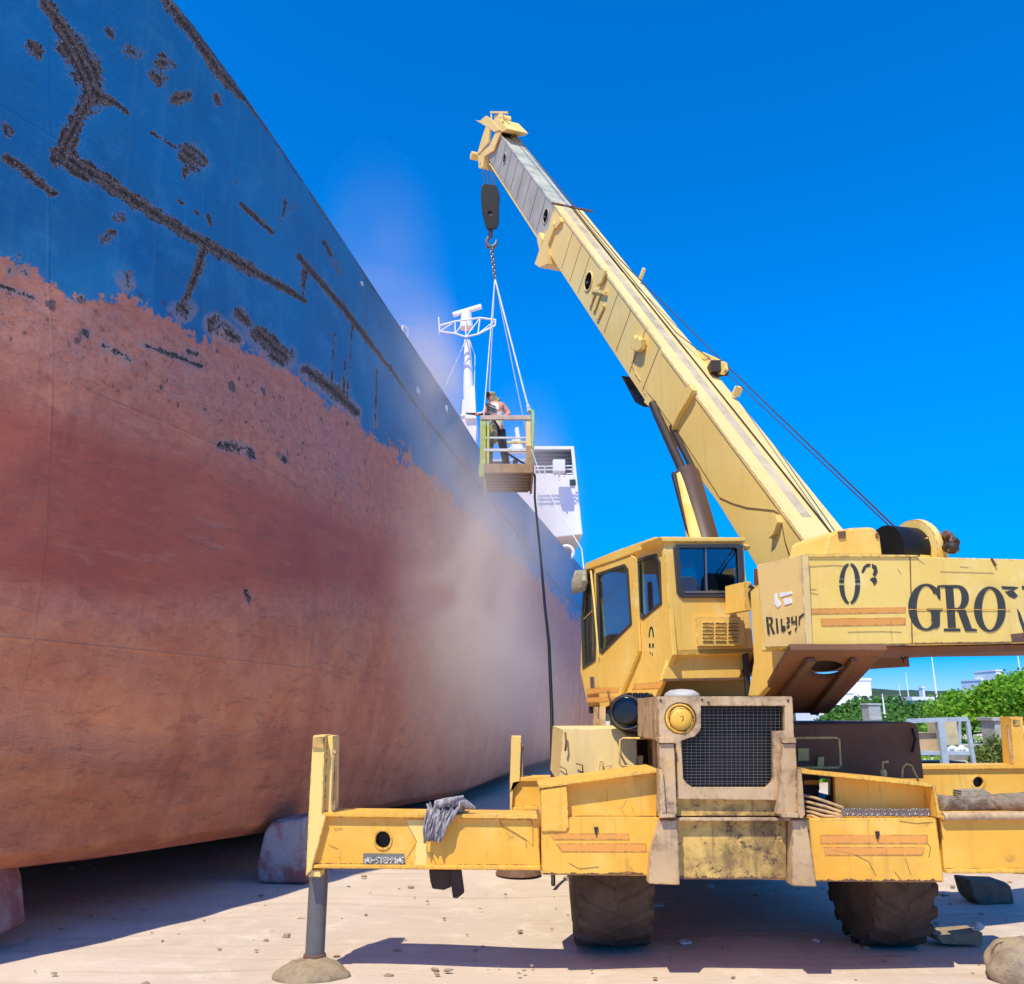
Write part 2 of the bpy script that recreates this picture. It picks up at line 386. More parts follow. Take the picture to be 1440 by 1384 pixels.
def seg_field(px, py, poly):
    """1 at the middle of the scratch, 0 at its edge, falling below outside"""
    best = np.full(px.shape, -9.0); off = None
    for (x0, y0, r0), (x1, y1, r1) in zip(poly[:-1], poly[1:]):
        dx, dy = x1-x0, y1-y0; L = dx*dx+dy*dy+1e-6
        t = np.clip(((px-x0)*dx+(py-y0)*dy)/L, 0, 1)
        d = np.hypot(px-(x0+t*dx), py-(y0+t*dy)); r = r0+(r1-r0)*t
        val = (r-d)/np.maximum(r, 4); up_ = val > best
        sgn = ((px-x0)*dy-(py-y0)*dx)/math.sqrt(L)
        off = sgn if off is None else np.where(up_, sgn, off); best = np.maximum(best, val)
    if len(poly) == 2 and math.hypot(poly[0][0]-poly[1][0], poly[0][1]-poly[1][1]) < 48: best = np.minimum(best, .20)
    return best, off
SC = [
 [(45,-30,6),(58,0,8),(85,35,11),(103,65,18),(122,98,21),(132,128,16),(118,155,13),(98,192,12),(86,216,14),(112,236,12),(150,256,10),(200,290,9),(250,320,9),(300,350,8),(350,378,8),(400,405,6),(430,424,3)],
 [(138,132,9),(160,145,6),(180,159,3)],
 [(222,-20,9),(250,22,10),(280,62,8),(310,105,7),(345,140,5),(375,175,4),(400,215,3)],
 [(420,360,4),(440,385,5),(480,430,5),(515,475,4),(550,520,2)],
 [(430,372,4),(425,412,3)],
 [(8,222,7),(30,236,8),(60,262,7),(76,272,6)], [(45,66,9),(56,78,9)], [(2,170,5),(12,190,7)],
 [(150,40,5),(158,50,5)], [(178,70,9),(192,76,9)], [(226,88,9),(240,92,7)], [(218,106,9),(226,114,9)], [(248,140,9),(262,136,8)],
 [(214,187,2.5),(250,210,3)], [(262,215,12),(278,228,13)], [(262,235,5),(260,248,4)], [(303,135,5),(308,145,5)],
 [(166,304,8),(167,306,8)], [(145,338,8),(156,330,8)], [(176,388,10),(178,398,8)], [(256,432,11),(260,436,11)],
 [(290,340,6),(276,385,6),(262,420,4)], [(300,455,10),(330,475,9)], [(362,468,11),(398,500,14)], [(335,440,7),(350,455,6)],
 [(338,287,3),(358,305,5),(382,327,3)], [(396,310,2.5),(404,278,3)], [(412,290,3),(408,300,2)], [(330,250,3),(333,262,2)],
 [(455,340,3),(478,382,4)], [(252,282,4),(258,288,3)], [(275,298,3),(280,302,3)], [(292,305,4),(296,315,3)],
 [(200,484,2),(245,500,3),(282,516,2)], [(146,486,5),(182,506,3)], [(313,626,6),(342,632,6)], [(350,635,6),(356,642,4)],
 [(0,402,3),(50,420,2)], [(12,380,5),(14,384,5)], [(36,382,5),(37,385,5)], [(113,418,4),(114,420,4)], [(120,468,5),(121,470,5)],
 [(398,644,4),(400,648,4)], [(265,495,4),(275,498,4)], [(496,455,1),(488,560,.6)], [(530,520,1.4),(528,600,.8)], [(470,470,1),(466,540,.6)], [(485,500,.8),(483,570,.8)],
 [(430,520,7),(470,550,8),(500,580,6)], [(345,832,3),(352,850,4)], [(100,690,1),(101,691,1)]]
WL = [(-60,345),(0,365),(60,385),(100,408),(165,415),(215,440),(285,468),(330,476),(400,520),(440,548),(500,590),(560,632),(613,677),(640,707),(717,777),(763,820),(815,872),(900,955)]
def ply(px, pl): a = np.array(pl); return np.interp(px, a[:, 0], a[:, 1])
def build_ship():
    root = thing('ship', (-3.5, 18, 0), 'large beached ship with rust scarred blue topsides over a faded red bottom', 'ship')
    Ys = np.concatenate([np.linspace(.3, 3.5, 24), np.linspace(3.6, 12, 210), np.linspace(12.05, 24, 190), np.linspace(24.2, 43, 90)])
    wv = np.linspace(0, 1, 250)
    YY, WW = np.meshgrid(Ys, wv, indexing='ij')
    XX, ZZ = hull_pt(YY, WW)
    # real dents and plating waves in the steel
    XX = XX + .010*np.sin(YY*4.1+ZZ*1.2)*np.sin(ZZ*3.3+YY*.7) + .006*np.sin(YY*9.5)*np.sin(ZZ*7)
    low = np.clip(1-WW/.22, 0, 1)
    XX = XX + low*.03*np.sin(YY*6+ZZ*9+1.5*np.sin(YY*2.3))*np.clip((9.5-YY)/3, 0, 1)
    px, py = proj(XX, YY, ZZ)
    scar = np.full(px.shape, -9.0)
    groove = np.zeros(px.shape)
    for s_ in SC:
        b_, o_ = seg_field(px, py, s_); groove = np.where(b_ > scar, o_, groove); scar = np.maximum(scar, b_)
    wl = (ply(px, WL)-py)/40.0              # >0 above the waterline
    pit = np.exp(-((py-ply(px, WL)-70)/75.0)**2)*np.clip((620-px)/150, .25, 1)
    pit = np.maximum(pit, .55*np.exp(-((py-ply(px, WL))/38)**2))
    dark_ = np.clip((py-ply(px, [(-60,520),(0,540),(150,590),(300,630),(450,690),(600,760),(800,900)]))/45, 0, 1)*np.clip((ply(px, [(-60,820),(0,835),(200,865),(330,850),(500,850),(700,900),(800,930)])-py)/40, 0, 1)
    dusty = np.clip((py-ply(px, [(-60,820),(0,835),(200,865),(330,850),(500,850),(700,900),(900,950)]))/35, 0, 1)
    rip = np.clip((py-ply(px, [(-60,1000),(0,1010),(200,1020),(400,1000),(560,1040),(800,1150)]))/70, 0, 1)*np.clip((YY < 14), 0, 1)
    n = px.size; vs = [tuple(p) for p in np.stack([XX-root['_o'][0], YY-root['_o'][1], ZZ], -1).reshape(-1, 3)]
    A, Bn = px.shape; fs = []
    idx = np.arange(n).reshape(A, Bn)
    q4 = np.stack([idx[:-1, :-1], idx[1:, :-1], idx[1:, 1:], idx[:-1, 1:]], -1).reshape(-1, 4)
    fs = [tuple(map(int, f)) for f in q4]
    me = bpy.data.meshes.new('hull')
    # bottom, far side and deck on coarse stations
    kk = list(range(0, A, 8)) + ([A-1] if (A-1) % 8 else [])
    extra = []
    for i in kk:
        Y = Ys[i]; xc = float(crs(Y, ST_[:, 0], ST_[:, 5])); xb, zb, xs_, zs_ = float(XX[i, 0]), float(ZZ[i, 0]), float(XX[i, -1]), float(ZZ[i, -1])
        hb = xb-xc
        extra.append([(xb-.18*min(1, hb), Y, zb-.10), (xb-.6*min(1, max(hb, .1)), Y, zb-.16), (xc, Y, zb-.2), (2*xc-xb, Y, zb), (2*xc-xs_, Y, zs_), (xs_-.03, Y, zs_-.9) if False else (xs_-.02, Y, zs_)])
    base0 = n
    for e in extra:
        for p in e: vs.append((p[0]-root['_o'][0], p[1]-root['_o'][1], p[2]))
    for a in range(len(kk)-1):
        i0, i1 = kk[a], kk[a+1]; e0 = base0+a*6; e1 = e0+6
        fs.append(tuple([int(idx[j, 0]) for j in range(i1, i0-1, -1)] + [e0, e1]))
        for k in range(5): fs.append((e1+k, e0+k, e0+k+1, e1+k+1))
        fs.append(tuple([e1+5, e0+5] + [int(idx[j, -1]) for j in range(i0, i1+1)]))
    L = len(kk)-1; eL = base0+L*6
    fs.append(tuple([int(v) for v in idx[-1, ::-1]] + [eL, eL+1, eL+2, eL+3, eL+4, eL+5])[::-1])
    me.from_pydata(vs, [], fs)
    sm = [True]*len(q4)+[False]*(len(fs)-len(q4)); me.polygons.foreach_set('use_smooth', sm)
    N = len(vs)
    for nm, chans in (('wear', (wl*.5+.5, scar*.5+.5, pit)), ('zone', (dark_, dusty, rip)), ('groove', (groove/40, groove*0, groove*0))):
        at = me.color_attributes.new(nm, 'FLOAT_COLOR', 'POINT'); buf = np.zeros((N, 4), np.float32); buf[:, 3] = 1
        for c_, ch in enumerate(chans): buf[:n, c_] = np.clip(ch, -3, 4).reshape(-1)
        at.data.foreach_set('color', buf.reshape(-1))
    m = NT('hull_paint', .62, 0, .35)
    we = m.attr('wear'); zo = m.attr('zone')
    fine = m.noise(9, 8, .72, dist=.4); med = m.noise(2.2, 8, .65, dist=.6); vf = m.noise(34, 6, .75)
    streak = m.noise(1, 6, .6, vec=m.mapp((2.4, 9, .45)))
    # red antifouling
    red = m.mix(m.ss(m.noise(.8, 6, .6, dist=.4), .35, .65), (.57, .145, .075), (.50, .11, .06))
    salmon = m.mix(m.ss(fine, .35, .65), (.70, .26, .145), (.56, .18, .10))
    redc = m.mix(zo[0], salmon, red)
    dust = m.mix(m.ss(m.noise(1.6, 9, .72, vec=m.mapp((1, 1, .8), (0, .5, 0)), dist=.25), .36, .66), (.60, .19, .09), (.78, .31, .145))
    dedge = m.ss(m.math('ADD', zo[1], m.math('MULTIPLY', m.math('SUBTRACT', med, .5), .9)), .3, .8)
    redc = m.mix(dedge, redc, dust)
    redc = m.mix(m.ss(streak, .56, .72, 0, .22), redc, (.26, .085, .065))
    scf = m.noise(1.0, 9, .78, vec=m.mapp((6, 2.2, 11), (.55, 0, 0)), dist=.2)
    redc = m.mix(m.ss(scf, .53, .62, 0, .45), redc, (.30, .10, .06)); redc = m.mix(m.ss(scf, .46, .34, 0, .32), redc, (.66, .29, .17))
    redc = m.mix(m.ss(m.noise(60, 4, .8), .56, .66, 0, .4), redc, (.24, .09, .06))
    redc = m.mix(m.ss(m.noise(1.5, 8, .7, vec=m.mapp((1, .6, 5))), .58, .7, 0, .35), redc, (.55, .27, .18))
    # flaked network under the waterline
    wv_ = m.t.nodes.new('ShaderNodeMix'); wv_.data_type = 'VECTOR'; wv_.inputs[0].default_value = .45
    m.lk(m.co, wv_.inputs[4]); m.lk(m.noise(2.6, 7, .75, out=1), wv_.inputs[5])
    edge = m.vor(17, 'DISTANCE_TO_EDGE', vec=wv_.outputs[1])
    crack = m.math('MULTIPLY', m.ss(edge, .03, .12, 1, 0), m.ss(m.math('ADD', we[2], m.math('MULTIPLY', med, .9)), .95, 1.35))
    redc = m.mix(m.math('MULTIPLY', crack, .55), redc, (.66, .36, .30))
    pits = m.math('MULTIPLY', m.ss(m.math('ADD', vf, m.math('MULTIPLY', fine, .6)), .93, .98), m.ss(m.math('ADD', we[2], med), 1.15, 1.45))
    w2 = m.t.nodes.new('ShaderNodeMix'); w2.data_type = 'VECTOR'; w2.inputs[0].default_value = .13; m.lk(m.co, w2.inputs[4]); m.lk(m.noise(14, 6, .85, out=1), w2.inputs[5])
    for sc_, k_ in ((4.5, 1.0), (10.0, .9), (19.0, .8)):
        vd = m.vor(sc_, 'F1', vec=w2.outputs[1]); vc = m.t.nodes.new('ShaderNodeSeparateColor'); m.lk(m.vor(sc_, 'F1', vec=w2.outputs[1], out='Color'), vc.inputs[0])
        gate = m.math('MULTIPLY', m.ss(m.math('ADD', we[2], m.math('MULTIPLY', vc.outputs[0], .8)), .95, 1.1), 1.0)
        rad = m.math('MULTIPLY', vc.outputs[1], .24)
        pits = m.math('MAXIMUM', pits, m.math('MULTIPLY', gate, m.ss(m.math('SUBTRACT', rad, vd), -.01, .03)))
        ringm = m.math('MULTIPLY', gate, m.ss(m.math('SUBTRACT', rad, vd), -.13, -.03)); crack = m.math('MAXIMUM', crack, m.math('MULTIPLY', ringm, k_))
    # blue topsides
    blue = m.mix(m.ss(m.noise(.6, 6, .55, dist=.5), .35, .68), (.008, .20, .40), (.012, .155, .32))
    blue = m.mix(m.ss(streak, .52, .75, 0, .4), blue, (.07, .26, .42))
    blue = m.mix(m.ss(m.noise(6, 8, .8), .62, .72, 0, .45), blue, (.10, .24, .34))
    blue = m.mix(m.ss(m.noise(1.7, 9, .75, dist=.3), .50, .64, 0, .38), blue, (.05, .29, .50)); blue = m.mix(m.ss(scf, .56, .66, 0, .35), blue, (.02, .10, .20)); blue = m.mix(m.ss(m.noise(70, 3, .8), .60, .68, 0, .4), blue, (.16, .32, .44))
    # ragged boundary
    wlv = m.math('ADD', m.math('ADD', we[0], m.math('MULTIPLY', m.math('SUBTRACT', med, .5), 1.1)), m.math('ADD', m.math('MULTIPLY', m.math('SUBTRACT', fine, .5), .9), m.math('MULTIPLY', m.math('SUBTRACT', vf, .5), .35)))
    isb = m.ss(wlv, .485, .52)
    halo = m.math('MULTIPLY', m.ss(m.math('ADD', we[1], m.math('MULTIPLY', m.math('SUBTRACT', fine, .5), 1.1)), .02, .30), m.ss(m.math('ADD', we[2], med), .62, .9))
    cc = m.mix(isb, redc, blue)
    cc = m.mix(m.math('MULTIPLY', halo, .6), cc, (.36, .25, .23))
    cc = m.mix(m.math('MULTIPLY', pits, .85), cc, (.11, .075, .07))
    sv = m.math('ADD', m.math('ADD', we[1], m.math('MULTIPLY', m.math('SUBTRACT', med, .5), .8)), m.math('ADD', m.math('MULTIPLY', m.math('SUBTRACT', fine, .5), 1.5), m.math('MULTIPLY', m.math('SUBTRACT', vf, .5), 1.1)))
    sm_ = m.ss(sv, .485, .555)
    gr_ = m.attr('groove'); gw = m.math('SINE', m.math('ADD', m.math('MULTIPLY', gr_[0], 24.0), m.math('MULTIPLY', m.noise(4, 8, .8), 9.0)))
    rustc = m.mix(m.ss(m.math('ADD', m.math('MULTIPLY', gw, .45), m.math('MULTIPLY', m.noise(20, 9, .85, dist=.4), 5.0)), 1.8, 3.3), (.035, .024, .02), (.19, .12, .085))
    rustc = m.mix(m.ss(m.noise(55, 4, .7), .57, .63), rustc, (.36, .33, .30))
    rim = m.math('MULTIPLY', m.ss(sv, .41, .47), m.math('SUBTRACT', 1.0, sm_))
    cc = m.mix(m.math('MULTIPLY', rim, .35), cc, (.42, .42, .42))
    cc = m.mix(sm_, cc, rustc)
    m.base(cc); m.rough(m.ss(sm_, 0, 1, .55, .95))
    hgt = m.math('ADD', m.math('MULTIPLY', sm_, m.math('ADD', m.math('MULTIPLY', m.noise(24, 8, .8), 1.2), -1.3)), m.math('MULTIPLY', pits, -.6))
    hgt = m.math('ADD', hgt, m.math('MULTIPLY', crack, .35))
    hgt = m.math('ADD', hgt, m.math('MULTIPLY', fine, m.ss(we[2], 0, 1, .15, .8)))
    pos = m.xyz(); seam = m.math('MAXIMUM', m.ss(m.math('PINGPONG', m.math('ADD', pos[1], m.math('MULTIPLY', pos[2], .12)), 1.45), .016, .004), m.ss(m.math('PINGPONG', m.math('ADD', pos[2], m.math('MULTIPLY', pos[1], .02)), .95), .014, .004))
    hgt = m.math('ADD', hgt, m.math('MULTIPLY', seam, .9))
    b1 = m.bump(hgt, .5, .012)
    rp = m.noise(2.4, 8, .75, vec=m.mapp((1, 1.3, 3.2), (.5, 0, 0)), dist=.35)
    b2 = m.bump(m.math('MULTIPLY', rp, m.ss(zo[2], 0, 1, .18, 1.0)), .9, .10, b1)
    m.normal(m.bump(m.noise(.9, 3), .25, .12, b2))
    me.materials.append(m.m); me.update()
    o = bpy.data.objects.new('hull', me); col.objects.link(o); o.parent = root; o['_o'] = root['_o']
    # doubler strake along the topsides aft and bulwark cap rail
    def hp(Y, wq, out=0.0):
        x, z = hull_pt(np.array(Y), np.array(wq)); return Vector((float(x)+out, float(Y), float(z)))
    mb = MB(); mb.tube([hp(Y, 1.0, -.03)+Vector((0, 0, .015)) for Y in np.linspace(2.2, 43, 90)], .035, 8)
    mb.build('cap_rail', M['hullblue'], root)
    mb = MB()
    pts = []
    # the strake starts forward where the plating lap begins and runs aft
    cs = []
    for (qx, qy) in ((548,515),(575,555),(602,592),(640,640),(680,690),(720,740),(760,795),(800,842)):
        d = (px-qx)**2+(py-qy)**2; i, j = np.unravel_index(np.argmin(d), d.shape); cs.append((YY[i, j], WW[i, j]))
    cs.append((43, cs[-1][1])); cs = sorted(cs)
    for Y in np.linspace(cs[0][0], 43, 60): pts.append(hp(Y, float(np.interp(Y, [c_[0] for c_ in cs], [c_[1] for c_ in cs]))))
    mb.tube(pts, .028, 6); mb.build('rubbing_strake', M['hullblue'], root)
    mb = MB()
    for (qx, qy, s_) in ((508, 400, .04), (587, 550, .1), (627, 575, .1), (785, 0, 0)):
        if not s_: continue
        # find the hull point nearest to that direction
        d = (px-qx)**2+(py-qy)**2; i, j = np.unravel_index(np.argmin(d), d.shape)
        c = Vector((XX[i, j]+.005, YY[i, j], ZZ[i, j])); mb.box(c-Vector((.02, s_, s_*.45)), c+Vector((.02, s_, s_*.45)))
    mb.build('freeing_port', M['white'], root)
    # superstructure aft
    W = M['white']
    Yb = 30.0
    f = yplane(Yb)
    mb = MB(); mb.plate(f, [(690,700),(690,665),(806,668),(817,752),(775,756),(740,740)], t=6, c=0); sup = mb.build('bridge_house', W, root, .03)
    tag(sup, 'white bridge house with chamfered wing')
    mb = MB(); mb.plate(f, [(748,652),(748,632),(805,630),(806,640),(807,652)], t=3.5, c=-.15); wb = mb.build('wheelhouse_window_band', M['dglass'], sup)
    mb = MB()
    for k in range(4):
        y_ = 635+k*5; a, b = f.hit(750, y_), f.hit(804, y_); mb.bar(a, b, .04, .03)
    mb.build('louvre', M['gasket'], wb)
    mb = MB(); mb.plate(f, [(745,632.5),(745,628),(807,628),(819,752),(815,752),(803,632.5)], t=4.5, c=.05); mb.build('roof_edge', W, sup, .01)
    mb = MB(); mb.plate(f, [(801,675),(809,675),(810,683),(801,683)], t=.1, c=.06); mb.build('window', M['dglass'], sup)
    mb = MB()
    for y_ in (656, 661, 667):
        mb.bar(f.off(.55).hit(746, y_), f.off(.55).hit(808, y_-1), .035)
    for x_ in (752, 766, 780, 794, 806): mb.bar(f.off(.55).hit(x_, 671), f.off(.55).hit(x_, 655), .035)
    mb.build('railing', W, sup)
    mb = MB(); c = f.off(.6).hit(786, 657); mb.box(c-Vector((.22, .15, .2)), c+Vector((.22, .15, .25))); mb.bar(c-Vector((0,0,.5)), c, .08); mb.build('floodlight', W, sup, .03)
    # lower house just above the rail and small davit things
    mb = MB(); mb.plate(yplane(36), [(700,760),(700,700),(745,705),(800,770),(812,800),(812,830)], t=4); mb.build('deck_house', W, root, .03)
    # radar mast forward
    Ym = 22.0; g = yplane(Ym)
    mb = MB(); mb.plate(g, [(646,640),(650,562),(665,560),(671,592),(668,640)], t=.9); mast = mb.build('mast_pedestal', W, root, .02)
    mb = MB(); mb.tube([g.hit(660, 592)-Vector((0, .4, 0))*-1, g.hit(658, 540)+Vector((0,.4,0)), g.hit(656, 470)+Vector((0,.4,0))], [.16, .15, .09], 12)
    mb.bar(g.hit(662, 590), g.hit(660, 545), .3, .2); mb.build('mast_pole', W, mast)
    mb = MB(); h = g.off(-.3)
    a0 = [(618,466),(640,469),(655,474),(672,470),(696,458)]; a1 = [(618,458),(640,452),(655,450),(675,447),(697,450)]
    for dy in (-.45, .45):
        q_ = h.off(-dy)
        mb.tube([q_.hit(*p) for p in a0], .028, 6); mb.tube([q_.hit(*p) for p in a1], .028, 6)
        for k in range(5): mb.bar(q_.hit(*a0[k]), q_.hit(*a1[k]), .03)
        for k in range(4): mb.bar(q_.hit(*a0[k]), q_.hit(*a1[k+1]), .022)
    for k in range(5):
        mb.bar(h.off(-.45).hit(*a0[k]), h.off(.45).hit(*a0[k]), .03); mb.bar(h.off(-.45).hit(*a1[k]), h.off(.45).hit(*a1[k]), .03)
    mb.bar(h.hit(618, 470), h.hit(617, 446), .03); mb.build('radar_platform', W, mast)
    mb = MB(); mb.cyl(h.hit(656, 462), h.hit(656, 440), .2, .14, 14); mb.bar(h.hit(637, 443), h.hit(677, 431), .16, .1); mb.build('radar_scanner', W, mast, .01)
    mb = MB(); mb.tube([h.hit(655, 478), h.hit(627, 542)], .012, 5); mb.tube([h.hit(660, 478), h.hit(668, 500), h.hit(667, 548)], .012, 5); mb.tube([g.hit(648, 585), g.hit(712, 578)], .05, 6)
    mb.build('mast_stay', W, mast)
    mb = MB(); g2 = yplane(24)
    mb.plate(g2, [(716,634),(720,618),(726,618),(724,602),(729,600),(732,620),(738,634)], t=.3); mb.bar(g2.hit(710, 634), g2.hit(745, 633), .12); mb.build('deck_winch', W, root, .01)
    mb = MB(); mb.tube([P(566, 458, 14.6), P(574, 462, 14.8), P(573, 474, 14.8)], .02, 6); mb.tube([P(566, 459, 14.6), P(566, 470, 14.6)], .015, 6); mb.build('deck_fairlead', W, root)
    mb = MB(); c = P(797, 777, 30); ring = [c+Vector((.24*math.cos(t), 0, .24*math.sin(t))) for t in np.linspace(0, 2*math.pi, 20)]
    mb.tube(ring, .06, 6, False); mb.tube([c, P(800, 800, 30)], .04, 6); mb.build('life_ring', W, root)
    return root
n_ = NT('hull_trim_paint', .5); n_.base(n_.mix(n_.ss(n_.noise(14, 7, .75), .42, .58), (.05, .12, .22), (.06, .045, .04))); M['hullblue'] = n_.m
ship = build_ship()
# ------------------------------------------------------------------ the crane
crane = thing('mobile_crane', (1.55, 8.2, 0), 'yellow rough terrain crane with raised telescopic boom and spread outriggers', 'crane')
def part(name, mb, mat, parent=crane, bevel=0.0, label=None):
    o = mb.build(name, M[mat] if isinstance(mat, str) else mat, parent, bevel)
    if label: o['label'] = label
    return o
YB = 5.90
FB = yplane(YB)              # front face of the end frame
# --- end frame (the big cross box the outriggers slide in)
mb = MB(); mb.plate(FB, [(761,1150),(926,1150),(926,1234),(909,1232),(762,1230.5)], t=.75)
mb.plate(FB, [(1127,1152),(1317,1151),(1328,1241),(1141,1240),(1127,1240)], t=.75)
mb.plate(FB, [(926,1151.5),(1127,1152),(1127,1240),(926,1234)], t=.70, c=-.03)
frame = part('end_frame', mb, 'yellow', bevel=.008)
mb = MB(); mb.plate(FB, [(953,1153),(1106,1153),(1106,1237),(953,1236)], t=.03, c=.0)
part('centre_plate', mb, 'yellow_dirty', frame, .004, 'grimy yellow centre plate with flaking paint')
# upper wedges, set back slightly
mb = MB(); mb.plate(FB, [(759,1109),(926,1086),(926,1149.6),(762,1149.6)], t=.05, c=-.06)
mb.plate(FB, [(757,1105),(926,1081.5),(926,1086.2),(758,1109.2)], t=.55, c=.02)
mb.plate(FB, [(760,1110),(797,1104.5),(800,1163),(796,1168.5),(761.5,1169)], t=.10, c=.012)
part('wedge_plate', mb, 'yellow', frame, .004)
mb = MB(); mb.plate(FB, [(1183,1091),(1312,1105),(1318,1150.6),(1185,1150.6)], t=.04, c=-.12)
mb.plate(FB, [(1127,1083),(1183,1089),(1313,1103),(1311,1107.5),(1183,1093.5),(1127,1088)], t=.5, c=.01)
mb.plate(FB, [(1310,1104),(1314,1104),(1322,1150.5),(1317,1150.5)], t=.4, c=.012)
part('wedge_plate', mb, 'yellow', frame, .004)
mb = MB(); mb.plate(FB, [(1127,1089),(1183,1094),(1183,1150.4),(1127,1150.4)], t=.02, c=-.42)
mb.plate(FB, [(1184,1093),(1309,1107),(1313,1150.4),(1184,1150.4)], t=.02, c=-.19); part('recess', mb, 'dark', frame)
# chains and hoses lying on the ledge
mb = MB()
rr = random.Random(3)
for k in range(46):
    x = 1187+k*2.65; c = FB.off(-.05).hit(x, 1147+rr.uniform(-1.0, 1)); a = k*1.9
    ring = [c+Vector((.013*math.cos(t), .006*math.sin(a)*math.sin(t), .02+.022*math.sin(t))) for t in np.linspace(0, 2*math.pi, 9)]
    mb.tube(ring, .0045, 5, False)
part('chain', mb, 'steel', frame)
mb = MB()
for k in range(5):
    y_ = 1118+k*7; pts = [FB.off(-.10-.03*k).hit(1126, y_), FB.off(-.08).hit(1142, y_+3+2*math.sin(k)), FB.off(-.06).hit(1160, y_+9), FB.off(-.06).hit(1186, min(1148, y_+18))]
    mb.tube(pts, .010, 6)
part('hydraulic_hose', mb, 'pinkmetal', frame)
mb = MB(); mb.plate(FB, [(1141,1104),(1150,1104),(1150,1111),(1141,1111)], t=.02, c=-.40); mb.plate(FB, [(1159,1104),(1182,1104),(1182,1111),(1159,1111)], t=.02, c=-.40)
part('data_plate', mb, 'yellow', frame)
# stripes
for pts in ([(772,1172),(884,1172),(886,1181),(778,1181)], [(781,1186),(908,1186),(910,1198),(790,1198)], [(1153,1174),(1304,1174),(1305,1186.5),(1154,1186.5)], [(1158,1191),(1300,1191),(1297,1203),(1160,1203)]):
    mb = MB(); mb.plate(FB, pts, t=.004, c=.003); part('stripe', mb, 'orange', frame)
# scratches through the paint, rust line along the lower lips
def scratches(F, lines, par, c=.0025, r=.0013):
    for ln in lines:
        mb = MB(); mb.tube([F.off(c).hit(*q_) for q_ in ln], r, 4); part('scratch', mb, 'rust', par)
scratches(FB, [[(799,1149),(812,1147.5),(870,1148),(921,1148.8)], [(873,1134),(876,1143),(880,1148)], [(881,1124),(876,1136)], [(889,1136),(893,1147)], [(1172,1196),(1200,1201),(1222,1212),(1232,1232)], [(1258,1226),(1268,1239)], [(1273,1207),(1281,1231)], [(1300,1180),(1309,1192),(1306,1206)], [(1265,1155),(1290,1158),(1312,1156)], [(866,1228),(884,1226),(905,1229)], [(800,1214),(815,1222),(842,1219)]], frame)
mb = MB(); rr0 = random.Random(21)
def ragged(x0, x1, y, h_, F, c):
    n_ = int((x1-x0)/2.2); top = [(x0+(x1-x0)*k/n_, y-h_*rr0.uniform(.1, .8)*(.35+.65*abs(math.sin(k*.23+x0)))) for k in range(n_+1)]; mb.plate(F, top+[(x1, y+.6), (x0, y+.4)], t=.004, c=c)
ragged(764, 905, 1229.5, 4, FB, .003); ragged(1143, 1324, 1239.3, 5, FB, .003); ragged(956, 1104, 1236, 7, FB, .003); part('rust_edge', mb, 'rust', frame)
# lifting lugs / key slots
mb = MB()
for (x, y) in ((838,1168),(928,1170),(1134,1172),(1233,1174)):
    mb.plate(FB, [(x-3,y-5),(x+3,y-5),(x+1,y+6),(x-1,y+6)], t=.01, c=.014)
part('slot', mb, 'dark', frame)
# bracket feet
for q_ in ([(925,1151),(949,1151),(952,1240.5),(909,1239),(912,1196)], [(1108,1151),(1127,1151),(1141,1243),(1106,1241.6)]):
    mb = MB(); mb.plate(FB, q_, t=.11, c=.10); part('bracket', mb, 'pinkmetal', frame, .006)
mb = MB(); mb.plate(FB, [(948,1149),(1108,1149),(1108,1153),(948,1153)], t=.13, c=.06); part('step_edge', mb, 'pinkmetal', frame, .003)
# --- radiator housing
FR = yplane(5.84)
hous = [(925,982),(929,979.5),(1113,979.5),(1114.5,982),(1117,1042),(1104,1045),(1104,1126),(952,1124),(951,1046),(928,1042)]
gr = [(986,993),(1103.6,993),(1104,1028),(1087,1029),(1088,1094.5),(1085,1101),(1078,1107.5),(974,1107.5),(966,1102),(961,1094.5),(958,1042.5),(966,1039),(977,1036),(984,1029),(986,1022)]
mb = MB(); mb.plate(FR, hous, [gr, circ(957,1010.5,22.5)], t=.05)
mb.plate(FR, [(925.5,980.2),(1113.5,980.2),(1114,1122),(952,1122),(951,1044),(927,1042)], t=.85, c=-.14)
for e in (((925,980),(929,1042)), ((1112,980),(1116,1042))):
    (x0, y0), (x1, y1) = e; mb.plate(FR, [(x0,y0),(x0+2,y0),(x1+2,y1),(x1,y1)], t=.9, c=-.052)
mb.plate(FR, [(925,979.6),(1113,979.6),(1113,981.5),(925,981.5)], t=.9, c=-.052)
housing = part('radiator_housing', mb, 'pinkmetal', bevel=.005)
mb = MB(); mb.plate(FR, [(955,1040),(955,1110),(1090,1110),(1106,1030),(1106,990),(984,990),(984,1030)], t=.01, c=-.115); core = part('radiator_core', mb, 'black', housing)
mb = MB(); Fg = FR.off(-.03)
import itertools
def inpoly(x, y, p):
    c = False; j = len(p)-1
    for i in range(len(p)):
        if (p[i][1] > y) != (p[j][1] > y) and x < (p[j][0]-p[i][0])*(y-p[i][1])/(p[j][1]-p[i][1])+p[i][0]: c = not c
        j = i
    return c
def clipline(p0, p1, poly, n=240):
    runs = []; cur = None
    for k in range(n+1):
        x = p0[0]+(p1[0]-p0[0])*k/n; y = p0[1]+(p1[1]-p0[1])*k/n
        if inpoly(x, y, poly):
            if cur is None: cur = [(x, y), (x, y)]
            cur[1] = (x, y)
        elif cur: runs.append(cur); cur = None
    if cur: runs.append(cur)
    return runs
x = 960.0
while x < 1104:
    wob = rr.uniform(-.6, .6)
    for a, b in clipline((x, 990), (x+wob, 1109), gr): mb.tube([Fg.hit(*a), Fg.hit((a[0]+b[0])/2+wob*.8, (a[1]+b[1])/2), Fg.hit(*b)], .0011, 4, False)
    x += 6.2
